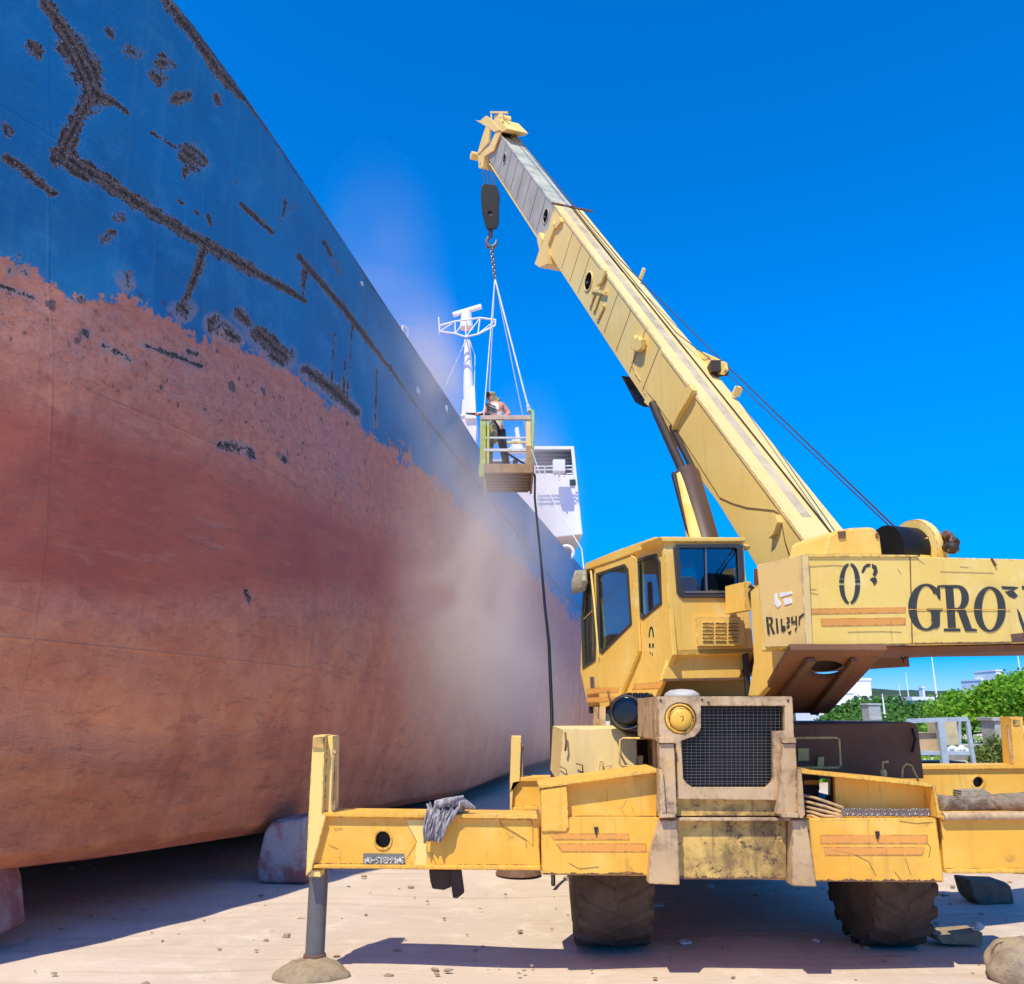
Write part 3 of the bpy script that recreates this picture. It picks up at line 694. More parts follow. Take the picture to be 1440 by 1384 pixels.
y = 997.0
while y < 1108:
    wob = rr.uniform(-.5, .5)
    for a, b in clipline((955, y), (1106, y+wob), gr): mb.tube([Fg.off(.004).hit(*a), Fg.off(.004).hit((a[0]+b[0])/2, y+wob*1.5), Fg.off(.004).hit(*b)], .0010, 4, False)
    y += 4.4
part('grille', mb, 'steel', housing)
mb = MB(); c = FR.hit(957, 1010.5); n_ = Vector((0, -1, 0))
k_ = (FR.hit(979, 1010.5)-c).length
mb.lathe(c+Vector((0, .02, 0)), n_, [(-.05, k_*.97), (.0, k_*.97), (.014, k_*.93), (.016, k_*.80), (.008, k_*.76), (.022, k_*.70), (.030, k_*.3), (.031, .001)], 32)
lamp = part('headlamp_cover', mb, 'yellow', housing, label='round yellow blanking cover with a stencilled mark')
mb = MB(); mb.lathe(c+Vector((.004, .0, -.002)), n_, [(.0105, k_*.80), (.0125, k_*.775), (.0105, k_*.75)], 32, False); mb.tube([c+Vector((-.008,-.052,.014)), c+Vector((.008,-.052,.014)), c+Vector((.008,-.052,-.002)), c+Vector((0,-.052,-.018))], .003, 5); part('mark', mb, 'black', lamp)
mb = MB(); mb.plate(FR, [(952,1123.5),(1104,1126.5),(1107,1148.5),(951,1148.5)], t=.6, c=-.045); part('lower_panel', mb, 'yellow_dirty', housing, .004, 'greasy yellow panel under the radiator')
for (xa, xb) in ((926, 951), (1099, 1122)):
    s_ = 1 if xa < 1000 else -1
    mb = MB(); F2 = FR.off(.05)
    mb.plate(F2, [(xa+1,1046),(xb-3,1046),(xb+1,1146),(xa+5*s_,1146)], t=.09); mb.plate(F2, [(xa,1037),(xb-4,1037),(xb-3,1045),(xa+1,1045)], t=.12, c=.02)
    xo = xa+1 if s_ > 0 else xb-1
    mb.plate(F2, [(xo-1,1082),(xo+4,1082),(xo+9,1145),(xo+6,1150),(xo+2,1150),(xo-1,1140)], t=.12, c=.03)
    mb.plate(F2, [(xo,1143),(xo+22*s_,1143),(xo+22*s_,1149),(xo,1149)] if s_ > 0 else [(xo-24,1143),(xo,1143),(xo,1149),(xo-24,1149)], t=.10, c=.035)
    part('hood_pillar', mb, 'pinkmetal', housing, .004)
mb = MB(); c = P(959, 980, 6.35); mb.lathe(c, (0, 0, 1), [(-.03, .09), (.0, .125), (.012, .128), (.03, .112), (.048, .08), (.055, .01)], 28); part('intake_cap', mb, plain('galvanised_cap', (.55, .52, .48), .5), housing)
mb = MB()
for x, y in ((929,985),(987,984),(996,988),(1108,985)): cc_ = FR.hit(x, y); mb.cyl(cc_+Vector((0,.002,0)), cc_+Vector((0,-.008,0)), .007, n=8)
part('bolt', mb, 'dark', housing)
# engine deck behind the housing
mb = MB(); mb.box((1.12, 6.75, .95), (2.05, 8.1, 1.58)); part('engine_hood', mb, 'yellow_dirty', bevel=.02)
mb = MB(); mb.box((.55, 6.65, .55), (2.75, 12.0, .95)); part('chassis', mb, 'dark', bevel=.02)
mb = MB(); mb.cyl((1.75, 9.0, .95), (1.75, 9.0, 1.62), .75, n=40); mb.box((1.25, 7.6, 1.0), (2.6, 8.6, 1.5)); part('turntable_ring', mb, 'dark', bevel=.01)
# --- fenders / deck boxes
F7 = yplane(7.0)
mb = MB(); mb.plate(F7, [(786,1104),(791,1027),(794,1025.5),(925,1024.5),(925,1039.5),(896,1039.5),(896,1078),(889,1082),(888,1104)], t=.06)
mb.plate(F7, [(791,1025.8),(925,1025),(925,1029),(791,1030)], t=1.6, c=-.062); mb.plate(F7, [(787,1104),(791,1027),(794,1027),(791,1104)], t=1.6, c=-.063)
fl = part('fender', mb, 'boomtop', bevel=.006)
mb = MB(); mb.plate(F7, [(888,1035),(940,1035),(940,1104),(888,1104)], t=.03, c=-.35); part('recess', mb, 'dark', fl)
mb = MB(); mb.plate(F7, [(896,1063),(905,1063),(905,1078),(896,1078)], t=.03, c=-.02); part('bracket', mb, 'cream', fl)
mb = MB(); F66 = yplane(6.75); mb.tube([F66.hit(925,1038.5), F66.hit(876,1038.5), F66.hit(872,1041), F66.hit(871.5,1074), F66.hit(874,1077.5), F66.hit(925,1078.5)], .0085, 6); part('handrail', mb, 'cream', fl)
mb = MB(); mb.tube([F7.off(.04).hit(795,1030), F7.off(.05).hit(796,1045), F7.off(.04).hit(795,1056)], .008, 6)
mb.tube([F7.off(.02).hit(787,1078), F7.off(.03).hit(796,1082), F7.off(.03).hit(799,1098)], .004, 5)
mb.tube([F7.off(.03).hit(810,1074), F7.off(.04).hit(819,1076), F7.off(.04).hit(820,1090)], .006, 5); mb.plate(F7, [(815,1088),(822,1088),(822,1097),(815,1097)], t=.03, c=.04)
part('latch', mb, 'rust', fl)
mb = MB(); mb.plate(F7, [(843,1070),(847,1070),(847,1092),(841,1093)], t=.04, c=.05); mb.plate(F7, [(841,1090),(876,1087),(880,1092),(841,1094)], t=.06, c=.10); mb.tube([F7.off(.06).hit(849,1077), F7.off(.08).hit(860,1077), F7.off(.06).hit(850,1088)], .008, 6); part('step', mb, 'boomtop', fl)
F72 = yplane(7.25)
mb = MB(); mb.plate(F72, [(1110,1019),(1282,1016),(1288,1018),(1291,1024),(1299,1095),(1110,1095)], t=.05); mb.plate(F72, [(1110,1016.5),(1284,1015.5),(1290,1019),(1292,1022),(1110,1021)], t=1.3, c=-.052)
mb.plate(F72, [(1289,1020),(1292,1020),(1300,1095),(1297,1095)], t=1.3, c=-.053)
frr = part('fender', mb, 'brown', bevel=.008, label='dull brown fender box on the counterweight side')
mb = MB(); F70 = yplane(6.9); mb.tube([F70.hit(1118,1038), F70.hit(1176,1037.5), F70.hit(1180,1040), F70.hit(1182,1076), F70.hit(1179,1079.5), F70.hit(1122,1080)], .0095, 6); part('handrail', mb, 'cream', frr)
mb = MB(); mb.tube([F70.hit(1249,1071), F70.hit(1241,1072), F70.hit(1241,1083)], .010, 6); mb.plate(F70, [(1238,1082),(1246,1082),(1248,1090),(1243,1095),(1239,1094)], t=.03)
mb.tube([F70.hit(1268,1098), F70.hit(1269,1080), F70.hit(1275,1074), F70.hit(1282,1077), F70.hit(1292,1100)], .009, 6); part('latch', mb, 'cream', frr)
mb = MB(); mb.plate(F72, [(1121,1052),(1137,1052),(1137,1070),(1121,1070)], t=.01, c=.02); mb.plate(F72, [(1148,1064),(1157,1064),(1157,1078),(1148,1078)], t=.01, c=.03); part('data_plate', mb, 'cream', frr)
mb = MB(); mb.tube([F72.off(.03).hit(1283,1024), F72.off(.04).hit(1287,1040), F72.off(.03).hit(1283,1058)], .012, 6); part('strap', mb, 'black', frr)
# --- air cleaner / exhaust, black, between cab and hood
mb = MB(); Fa = yplane(6.9)
c = Fa.hit(880, 1000)
mb.lathe(Fa.hit(893, 1002)+Vector((.02, .25, 0)), (-.35, -1, .05), [(0, .13), (.22, .135), (.32, .12), (.34, .10)], 22)
mb.lathe(Fa.hit(903, 990)+Vector((.05, .2, 0)), (1, .1, 0), [(-.16, .075), (-.15, .085), (.06, .085), (.07, .07)], 16)
mb.box(Fa.hit(900, 1040)+Vector((0, 0, 0)), Fa.hit(926, 985)+Vector((0, .5, 0)))
mb.tube([Fa.hit(858, 1000), Fa.hit(866, 1012)+Vector((0,.05,0)), Fa.hit(885, 1024), Fa.hit(915, 1030)], [.03, .05, .06, .05], 10)
for k in range(4): mb.cyl(Fa.hit(884+k*8, 984)+Vector((0, -.05, 0)), Fa.hit(884+k*8, 978)+Vector((0, -.05, .02)), .02, n=8)
ac = part('air_cleaner', mb, plain('black_shiny', (.012, .012, .012), .25), bevel=.004)
mb = MB(); mb.lathe(Fa.hit(880, 1002)+Vector((0, -.09, 0)), (-.35, -1, .05), [(0, .128), (.012, .13), (.02, .124), (.0, .118)], 22, False); mb.tube([Fa.off(.1).hit(925, 990), Fa.off(.1).hit(915, 1006), Fa.off(.1).hit(910, 1024)], .012, 6)
part('clamp_ring', mb, 'steel', ac)
mb = MB(); mb.bar(P(847, 994, 8.6), P(847, 1030, 8.6), .06); mb.bar(P(838, 994, 8.9), P(838, 1030, 8.9), .05); mb.box(P(834, 1012, 8.8), P(852, 1026, 8.8)+Vector((0, .05, 0))); part('cab_mount', mb, 'pinkmetal', bevel=.003)
# --- outriggers
def outrigger(label, outline, F, t, flip=False, hole=None, post=None, jack=None, py0=None, topl=None, foot=None, extra=None):
    mb = MB(); mb.plate(F, outline, [circ(*hole)] if hole else [], t=.03)
    (x0, y0), (x1, y1), (x2, y2), (x3, y3) = outline
    mb.plate(F, [(x0,y0),(x1,y1),(x2,y2),(x3,y3)], t=t-.06, c=-.055)
    # flanges standing proud top and bottom
    mb.plate(F, [(x0,y0-5),(x1,y1-4),(x1,y1+1.5),(x0,y0+1)], t=t, c=.035); mb.plate(F, [(x3,y3-4),(x2,y2-5),(x2,y2+1),(x3,y3+1)], t=t, c=.035)
    b = part('outrigger_beam', mb, 'yellow', bevel=.005, label=label)
    if hole:
        mb = MB(); mb.plate(F, circ(hole[0], hole[1], hole[2]+3, (hole[3] if len(hole) > 3 else hole[2])+3), [circ(*hole)], t=.02, c=.008); part('hole_rim', mb, 'yellow', b, .003)
        mb = MB(); mb.plate(F, circ(hole[0], hole[1], hole[2]+2), t=.008, c=-.045); part('hole_shade', mb, 'black', b)  # dark disc standing in for the shade inside the hole
    return b
# near left
FO = yplane(5.97)
b1 = outrigger('long yellow outrigger beam on the ship side with a grey cloth thrown over it', [(441,1147),(756,1150),(760,1222),(436,1219)], FO, .30, hole=(538.5,1181,10.5,12))
mb = MB(); mb.plate(FO, [(443,1035),(468,1035),(467,1144),(438,1143)], t=.20, c=-.02); mb.plate(FO, [(442,1034),(459,1034),(455,1143),(460,1148),(440,1223),(432,1231),(436,1140)], t=.26, c=.045)
mb.plate(FO, [(432,1222),(452,1223),(452,1233),(434,1233)], t=.24, c=.02)
ps = part('jack_post', mb, 'cream', b1, .006)
mb = MB(); mb.plate(FO, [(443,1036),(459,1036),(458,1052),(442,1052)], t=.02, c=.06); part('cap_plate', mb, 'yellow_dirty', b1, .002)
mb = MB(); mb.tube([FO.hit(470,1056), FO.hit(469,1090), FO.hit(466.5,1140)], .008, 6); mb.tube([FO.hit(473,1058), FO.hit(472,1090), FO.hit(470,1140)], .006, 6); mb.plate(FO, [(467,1055),(474,1055),(474,1060),(467,1060)], t=.03, c=.01); part('hydraulic_pipe', mb, 'pinkmetal', b1)
cj = FO.hit(442.5, 1232)+Vector((0, .13, 0)); fj = Vector((cj.x, cj.y, .11))
mb = MB(); mb.cyl(cj+Vector((0,0,.05)), fj, .062, n=28); part('jack_cylinder', mb, 'chrome', b1)
mb = MB(); mb.lathe(fj+Vector((0,0,.02)), (0,0,-1), [(0,.066),(.015,.075),(.03,.068),(.05,.078),(.08,.072),(.11,.09),(.14,.10)], 20); part('jack_foot', mb, 'rust', b1)
mb = MB()
for q_ in ([(603,1151),(597,1218),(571,1218),(566,1180)],): pass
mb.plate(FO, [(569,1153),(601,1153),(600,1219),(582,1219),(586,1184)], t=.006, c=.004)
part('patch_plate', mb, 'cream', b1)
mb = MB(); mb.plate(FO, [(702,1152),(747,1152.5),(750,1162),(750,1190),(741,1182),(704,1159)], t=.006, c=.004)
mb.plate(FO, [(444,1152),(455,1152),(454,1162),(443.5,1162)], t=.006, c=.006); part('patch_plate', mb, 'yellow', b1)
scratches(FO, [[(571,1155),(586,1184),(571,1208)], [(607,1200),(614,1217)], [(703,1154),(706,1162),(739,1181),(741,1193)], [(470,1166),(482,1165)], [(462,1188),(476,1194)], [(446,1215),(500,1217),(510,1217)]], b1, .005)
mb = MB(); ragged(446, 508, 1217, 4, FO, .004); ragged(700, 758, 1221.5, 4, FO, .004); part('rust_edge', mb, 'rust', b1)
# sliding-part dirt line, hanging bracket behind
mb = MB(); F61 = yplane(6.2); mb.plate(F61, [(603,1224),(638,1224),(640,1232),(634,1248),(624,1252),(608,1250),(605,1240)], t=.12); mb.plate(F61, [(634,1224),(649,1224),(653,1255),(643,1263),(637,1262),(634,1240)], t=.05, c=.02)
part('hanging_bracket', mb, 'dark', b1, .006)
# lettering plate on the beam: white plate, rough black capitals
mb = MB(); mb.plate(FO, [(511,1200),(568,1200.5),(571,1216.5),(511,1215.5)], t=.004, c=.006); ap = part('warning_plate', mb, plain('grey_plate', (.20, .18, .15), .6), b1)
# near right
b2 = outrigger('yellow outrigger beam on the far side from the ship carrying a rolled tarpaulin', [(1322,1152),(1560,1150),(1560,1226),(1328,1226)], FO, .30)
mb = MB(); mb.tube([FO.hit(1324,1150)+Vector((0,-.02,.01)), FO.hit(1440,1149)+Vector((0,-.02,.01)), FO.hit(1560,1149)+Vector((0,-.02,.01))], .028, 10); part('top_pipe', mb, 'pinkmetal', b2)
mb = MB(); mb.plate(FO, [(1560,1040),(1588,1040),(1590,1236),(1562,1236)], t=.24, c=.04); part('jack_post', mb, 'cream', b2, .006)
p_ = FO.hit(1575, 1232)+Vector((0,.13,0)); mb = MB(); mb.cyl(p_+Vector((0,0,.05)), Vector((p_.x, p_.y, .02)), .062); part('jack_cylinder', mb, 'chrome', b2)
mb = MB(); mb.lathe((p_.x, p_.y, .13), (0,0,-1), [(0,.07),(.05,.09),(.1,.2),(.13,.21)], 24); part('jack_foot', mb, 'rust', b2)
# far left
F9 = yplane(9.5)
b3 = outrigger('short far outrigger beam on the ship side', [(722,1098),(800,1096),(800,1136),(719,1139)], F9, .30)
mb = MB(); mb.plate(F9, [(719,1035),(733,1035),(731,1098),(722,1100),(720,1141),(717,1141),(717,1095)], t=.22, c=.05); part('jack_post', mb, 'cream', b3, .006)
mb = MB(); mb.tube([F9.hit(735,1048), F9.hit(734,1094)], .012, 6); mb.plate(F9, [(732,1045),(736,1045),(736,1050),(732,1050)], t=.03, c=.03); part('hydraulic_pipe', mb, 'pinkmetal', b3)
p_ = F9.hit(729, 1138)+Vector((0,.1,0)); mb = MB(); mb.cyl(p_+Vector((0,0,.1)), Vector((p_.x, p_.y, .03)), .06); part('jack_cylinder', mb, 'chrome', b3)
mb = MB(); mb.lathe((p_.x, p_.y, .16), (0,0,-1), [(0,.07),(.06,.09),(.1,.22),(.15,.24)], 24); part('jack_foot', mb, 'rust', b3)
# far right
F98 = yplane(9.6)
b4 = outrigger('long far outrigger beam beyond the brown fender with a round hole', [(1180,1082),(1470,1079),(1470,1140),(1180,1140)], F98, .34, hole=(1375.5,1100,7.5))
mb = MB(); mb.plate(F98, [(1419,1008),(1437,1008),(1441,1078),(1424,1079)], t=.2, c=.02); part('jack_post', mb, 'yellow', b4, .006)
mb = MB(); mb.tube([F98.hit(1417,1020), F98.hit(1423,1075)], .014, 6); part('hydraulic_pipe', mb, 'pinkmetal', b4); mb = MB(); mb.plate(F98, [(1423,1012),(1432,1012),(1432,1020),(1423,1020)], t=.02, c=.03); part('cap_plate', mb, 'yellow_dirty', b4, .002)
p_ = F98.hit(1432, 1138)+Vector((0,.1,0)); mb = MB(); mb.cyl(p_+Vector((0,0,.1)), Vector((p_.x, p_.y, .02)), .06); part('jack_cylinder', mb, 'chrome', b4)
mb = MB(); mb.lathe((p_.x, p_.y, .16), (0,0,-1), [(0,.07),(.06,.09),(.1,.22),(.15,.24)], 24); part('jack_foot', mb, 'rust', b4)
# --- wheels
def tyre_mesh(c, r, w_, lug=True):
    mb = MB(); ax = Vector((1, 0, 0)); o = Vector(c)-ax*w_/2
    prof = [(0.0, r*.56), (.02, r*.60), (.01, r*.75), (.02, r*.88), (.07, r*.955), (w_/2, r*.97), (w_-.07, r*.955), (w_-.02, r*.88), (w_-.01, r*.75), (w_-.02, r*.60), (w_, r*.56)]
    mb.lathe(o, ax, prof, 64)
    if lug:
        NL = 20
        for k in range(NL):
            for sd in (-1, 1):
                a0 = 2*math.pi*(k+(0.5 if sd > 0 else 0))/NL
                pts = []
                for u, da in ((.03, .0), (.5, .16)):
                    a = a0+da; xx = sd*(w_/2*(1-u)) ; pts.append((xx, a))
                vs = []
                for (xx, a) in ((sd*w_/2*.93, a0), (sd*w_*.02, a0+.20)):
                    for (da, rr_) in ((-.09, .955), (.09, .955), (.06, .982), (-.06, .982)):
                        rad = r*rr_*(1 if abs(xx) < w_*.4 else (.985 if rr_ > .97 else .95))
                        vs.append(Vector(c)+Vector((xx, rad*math.cos(a+da), rad*math.sin(a+da))))
                mb.hexa(vs)
    return mb
def wheel(x, y, r=.56, w_=.52):
    mb = tyre_mesh((x, y, r-.02), r, w_); ty = part('wheel', mb, plain('worn_tyre', (.10, .07, .048), .95, 0, .5, 5, .3))
    mb = MB(); s_ = -1 if x < 1.6 else 1
    mb.lathe((x+s_*(w_/2-.08), y, r-.02), (s_, 0, 0), [(-.1, r*.57), (.03, r*.57), (.035, r*.50), (-.03, r*.45), (-.03, r*.2), (.06, r*.17), (.07, .02)], 28)
    part('rim', mb, 'yellow_dirty', ty)
gl = G(855, 1327)
wheel(.72, 6.90, .56, .56); wheel(2.72, 6.90, .56, .46); wheel(.85, 10.6, .56, .52); wheel(2.6, 10.6, .56, .52)
mb = MB(); mb.cyl((.9, 6.92, .54), (2.45, 6.92, .54), .11); part('axle', mb, 'dark')
# ================= superstructure, turned away to the left
PHI = math.atan(.355); FW = Vector((-math.sin(PHI), math.cos(PHI), 0)); RT = Vector((math.cos(PHI), math.sin(PHI), 0)); BK = -FW; LF = -RT; UP = Vector((0, 0, 1))
# --- counterweight
cw0 = P(1135, 845, 5.79)
FC = Frame(cw0, RT, BK)
mb = MB(); mb.plate(FC, [(1132,781),(1300,783),(1620,791),(1620,900),(1440,904),(1282,907),(1140,909.5)], t=.55)
CW = part('counterweight', mb, 'lemon', bevel=.012)
FL = Frame(FC.hit(1133, 845)+FW*0+RT*.005, FW, LF)
mb = MB(); mb.plate(FL, [(1133,780.5),(1139.5,909),(1081,911),(1069.5,795)], t=.06, c=.035); part('side_plate', mb, 'boomtop', CW, .006)
mb = MB(); mb.plate(FC, [(1131,779),(1140,779),(1290,781),(1290,783.4),(1131,783.4)], t=.5, c=.012); part('top_edge', mb, 'lemon', CW, .003)
mb = MB(); mb.plate(FC, [(1279,783),(1280,783),(1283,906),(1282,906)], t=.01, c=.004); mb.plate(FC, [(1392,785),(1393.5,785),(1400,795),(1398,797)], t=.01, c=.014); part('weld_seam', mb, 'rust', CW)
for q_ in ([(1136,856),(1273,854),(1273,862),(1137,864)], [(1153,870),(1273,868.5),(1273,879),(1155,881)]):
    mb = MB(); mb.plate(FC, q_, t=.004, c=.003); part('stripe', mb, 'orange', CW)
# lettering, drawn as outlines on the plate
def letters():
    ink = NT('black_stencil_paint', .6); k = ink.noise(30, 8, .8); g = ink.noise(7, 6, .7)
    ink.base(ink.mix(ink.ss(ink.math('ADD', ink.math('MULTIPLY', k, .5), ink.math('MULTIPLY', g, .5)), .60, .63), (.045, .042, .03), (.80, .45, .08)))
    lv = [0]
    def plt(mb, pts, s=1): lv[0] = (lv[0]+1) % 7; mb.plate(FC, pts, t=.006, c=.003+.0005*lv[0])
    def ring(mb, cx, cy, rx, ry, ix, iy, a0, a1, n=26, sk=0):
        A = [R(a0+(a1-a0)*k/n) for k in range(n+1)]
        pts = [(cx+rx*math.cos(a), cy-ry*math.sin(a)) for a in A]+[(cx+ix*math.cos(a), cy-iy*math.sin(a)) for a in reversed(A)]
        plt(mb, pts)
    def done(mb): o = part('lettering', mb, ink.m, CW); return o
    # 0 with stencil gaps
    mb = MB()
    for (a0, a1, t_) in ((98,165,0),(168,178,0),(184,262,0),(-82,-4,0),(2,12,0),(14,82,0)): ring(mb, 1194.5, 821, 14.5, 29, 8.0, 26, a0, a1, 10)
    done(mb)
    mb = MB(); plt(mb, [(1211,805),(1214,797),(1219,793),(1224,793),(1223,797),(1218,798),(1214,806)]); plt(mb, [(1226,793),(1232,796),(1234,804),(1230,812),(1227,808),(1229,802),(1226,798)])
    plt(mb, [(1227,812),(1232,813),(1233,818),(1229,824),(1227,819),(1223,815)]); done(mb)
    # G
    mb = MB(); ring(mb, 1302, 854, 25, 33, 13.5, 30, 38, 312, 34)
    plt(mb, [(1318,824),(1321,823),(1322,843),(1319.5,843),(1316,835)]); plt(mb, [(1303,856),(1325,856),(1325,858.5),(1321,860),(1321,880),(1317,884),(1310,884),(1309,860),(1303,858.5)]); done(mb)
    # R
    mb = MB(); plt(mb, [(1322,823),(1345,823),(1345,826),(1322,826)]); plt(mb, [(1329,826),(1340,826),(1344,883),(1333,883)]); plt(mb, [(1327,884),(1350,884),(1350,888),(1327,888)])
    ring(mb, 1346, 841, 16, 18, 6, 14, -90, 90, 16); plt(mb, [(1340,823),(1346,823),(1346,827),(1340,827)]); plt(mb, [(1341,855),(1347,855),(1347,859),(1341,859)])
    plt(mb, [(1346,858),(1357,858),(1366,884),(1373,885),(1373,888),(1357,888)]); done(mb)
    # O
    mb = MB(); ring(mb, 1391.5, 857, 22, 32, 11.5, 29, 0, 360, 40); done(mb)
    # V with most of the paint flaked away, then E beyond
    mb = MB(); plt(mb, [(1408,824.5),(1424,825),(1432,826),(1426,830),(1409,828.5)]); plt(mb, [(1413,832),(1424,830),(1431,838),(1426,842),(1419,839)]); plt(mb, [(1430,856),(1434,862),(1444,889),(1440,891),(1433,872)])
    plt(mb, [(1437,824),(1460,825),(1460,829),(1454,829),(1443,889),(1441,880),(1448,829),(1437,829)]); done(mb)
    mb = MB(); plt(mb, [(1464,826),(1500,827),(1500,840),(1496,840),(1494,831),(1484,831),(1484,854),(1492,854),(1492,859),(1484,859),(1484,884),(1496,884),(1499,874),(1502,874),(1502,888),(1464,889),(1464,885),(1472,885),(1472,830),(1464,830)]); done(mb)
    mb = MB(); plt(mb, [(1421,892),(1440,890),(1470,892),(1470,903),(1423,903.5)]); part('flaked_patch', mb, 'rust', CW)
    # R1 stencil row on the left side plate
    F = FL.off(.037)
    def sp(mb, pts): lv[0] = (lv[0]+1) % 7; mb.plate(F, pts, t=.004, c=.002+.0004*lv[0])
    mb = MB(); sp(mb, [(1077.5,868),(1080,867.6),(1083,892),(1080,892.5)]); sp(mb, [(1080.5,868),(1085,868),(1087,872),(1086,878),(1082,880),(1082,877.5),(1084,876),(1084,871),(1081,870)]); sp(mb, [(1083,880),(1085,879.5),(1090,891),(1087,892)]); done_ = part('lettering', mb, ink.m, CW)
    mb = MB(); sp(mb, [(1091,870),(1093,869.5),(1095,890),(1092.5,890.5)])
    sp(mb, [(1098,871),(1100,870),(1100,880),(1104,880),(1105,886),(1102,889),(1099,888)]); sp(mb, [(1106,868),(1110,868),(1111,874),(1108,877),(1111,880),(1108,884),(1106,882),(1109,879),(1106,876),(1109,873)])
    sp(mb, [(1113,868),(1115,867),(1115,874),(1119,873),(1119,866),(1120.5,866),(1121,880),(1119.5,880),(1119.5,876),(1113,877)]); sp(mb, [(1124,867),(1131,862),(1131,864),(1125,870),(1125,879),(1123.5,879)])
    sp(mb, [(1108,889),(1113,887),(1111,893)]); sp(mb, [(1118,884),(1121,882),(1119,890)]); part('lettering', mb, ink.m, CW)
    mb = MB(); sp(mb, [(1089,835),(1092,834),(1093,843),(1096,846),(1098,851),(1094,855),(1090,850)]); sp(mb, [(1096,834),(1113,832),(1114,835),(1104,838),(1098,840)]); sp(mb, [(1102,842),(1112,841),(1114,848),(1104,851)])
    part('white_marking', mb, 'white', CW)
    mb = MB(); lv[0] += 1; mb.plate(FC, [(1277,856.8),(1420,857.0),(1420,857.9),(1277,857.8)], t=.003, c=.0075); part('panel_seam', mb, 'yellow', CW)
    # beam plate capitals
    wm = plain('plate_white_paint', (.72, .68, .60), .6)
    STR = {'N': [((0,0),(0,1)),((0,1),(1,0)),((1,0),(1,1))], 'O': [((0,0),(0,1)),((0,1),(1,1)),((1,1),(1,0)),((1,0),(0,0))], '-': [((.1,.5),(.9,.5))],
           'S': [((1,1),(0,1)),((0,1),(0,.5)),((0,.5),(1,.5)),((1,.5),(1,0)),((1,0),(0,0))], 'T': [((0,1),(1,1)),((.5,1),(.5,0))], 'E': [((0,0),(0,1)),((0,1),(1,1)),((0,.5),(.8,.5)),((0,0),(1,0))],
           'P': [((0,0),(0,1)),((0,1),(1,1)),((1,1),(1,.5)),((1,.5),(0,.5))], 'I': [((.5,0),(.5,1))], 'G': [((1,1),(0,1)),((0,1),(0,0)),((0,0),(1,0)),((1,0),(1,.5)),((1,.5),(.5,.5))]}
    mb = MB(); x = 513.5; Fp = FO.off(.0095)
    for ch in 'NO-STEPPING':
        wd = 2.2 if ch == 'I' else 3.6
        for (a, b) in STR[ch]:
            A = Fp.hit(x+a[0]*wd, 1213.5-a[1]*7.5); B = Fp.hit(x+b[0]*wd, 1213.5-b[1]*7.5); e = (B-A).normalized()*.0035
            mb.bar(A-e, B+e, .007, .003, up=(0, 1, 0))
        x += wd+1.55
    part('lettering', mb, wm, b1)
letters()
# cable guard hanging under the counterweight
mb = MB(); U = FC.off(-.3); mb.tube([U.hit(1260, 917), U.hit(1270, 927), U.hit(1283, 918)], .008, 6); mb.tube([U.hit(1264, 918), U.hit(1270, 922), U.hit(1276, 918)], .006, 5); mb.tube([U.hit(1270, 926), U.hit(1271, 932)], .005, 5)
part('cable_guard', mb, 'black', CW)
scratches(FC, [[(1136,797),(1172,795),(1190,796)], [(1322,804),(1398,806)], [(1192,889),(1240,888),(1268,889)], [(1290,786),(1300,793)], [(1137,833),(1150,836)], [(1134,829),(1148,829)], [(1262,800),(1268,808)], [(1350,797),(1362,798)]], CW)
mb = MB(); ragged(1142, 1278, 908, 3, FC, .004); ragged(1286, 1420, 905, 3, FC, .004); part('rust_edge', mb, 'rust', CW)
# --- turntable frame under it: sloping tail with a lightening hole
ta = FC.hit(1118, 922)+FW*.12; tb = FC.hit(1246, 922)+FW*.12
zt = 2.12
lo_l = P(1066, 1003, 7.7); lo_r = P(1168, 1003, 7.9)
def tq(u, v_): return ta.lerp(tb, u).lerp(lo_l.lerp(lo_r, u), v_)
ex = (tb-ta).normalized(); dn = ((lo_l+lo_r)/2-(ta+tb)/2).normalized(); nn = dn.cross(ex).normalized()
if nn.z > 0: nn = -nn
FT = Frame((ta+tb)/2, ex, nn)
mb = MB(); o4 = [FT.uv(1112, 914), FT.uv(1248, 914), FT.uv(1165, 1003), FT.uv(1058, 1003)]
hl = [FT.uv(*q_) for q_ in circ(1161, 942, 29, 13)]
mb.plate(FT, o4, [hl], t=.04, px=False)
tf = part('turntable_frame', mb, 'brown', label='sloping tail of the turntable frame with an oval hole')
mb = MB(); mb.plate(FT, hl, t=.01, px=False, c=-.06); part('hole_shade', mb, 'dark', tf)  # dark sheet behind the oval hole, painted as its shade
mb = MB()
for q_ in ([(1134,924),(1146,924),(1090,1000),(1078,1000)], [(1196,924),(1204,924),(1150,1000),(1138,1000)]):
    mb.plate(FT, q_, t=.03, c=.035)
part('stiffener', mb, 'rust', tf, .004)
FS = Frame(P(1090, 950, 6.6), FW, LF)
mb = MB(); mb.plate(FS, [(1055,832),(1078,812),(1084,911),(1119,912),(1119,922),(1067,979),(1052,979),(1060,930)], t=.05); part('side_cheek', mb, 'cabpaint', tf, .005)
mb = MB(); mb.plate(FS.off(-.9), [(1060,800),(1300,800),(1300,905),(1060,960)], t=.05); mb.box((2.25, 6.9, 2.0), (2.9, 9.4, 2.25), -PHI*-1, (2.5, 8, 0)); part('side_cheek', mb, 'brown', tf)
mb = MB(); mb.plate(FC, [(1205,911),(1282,908),(1440,905.5),(1620,904),(1620,912),(1440,914),(1250,923),(1205,922)], t=.8, c=-.12); part('deck_plate', mb, 'brown', tf)
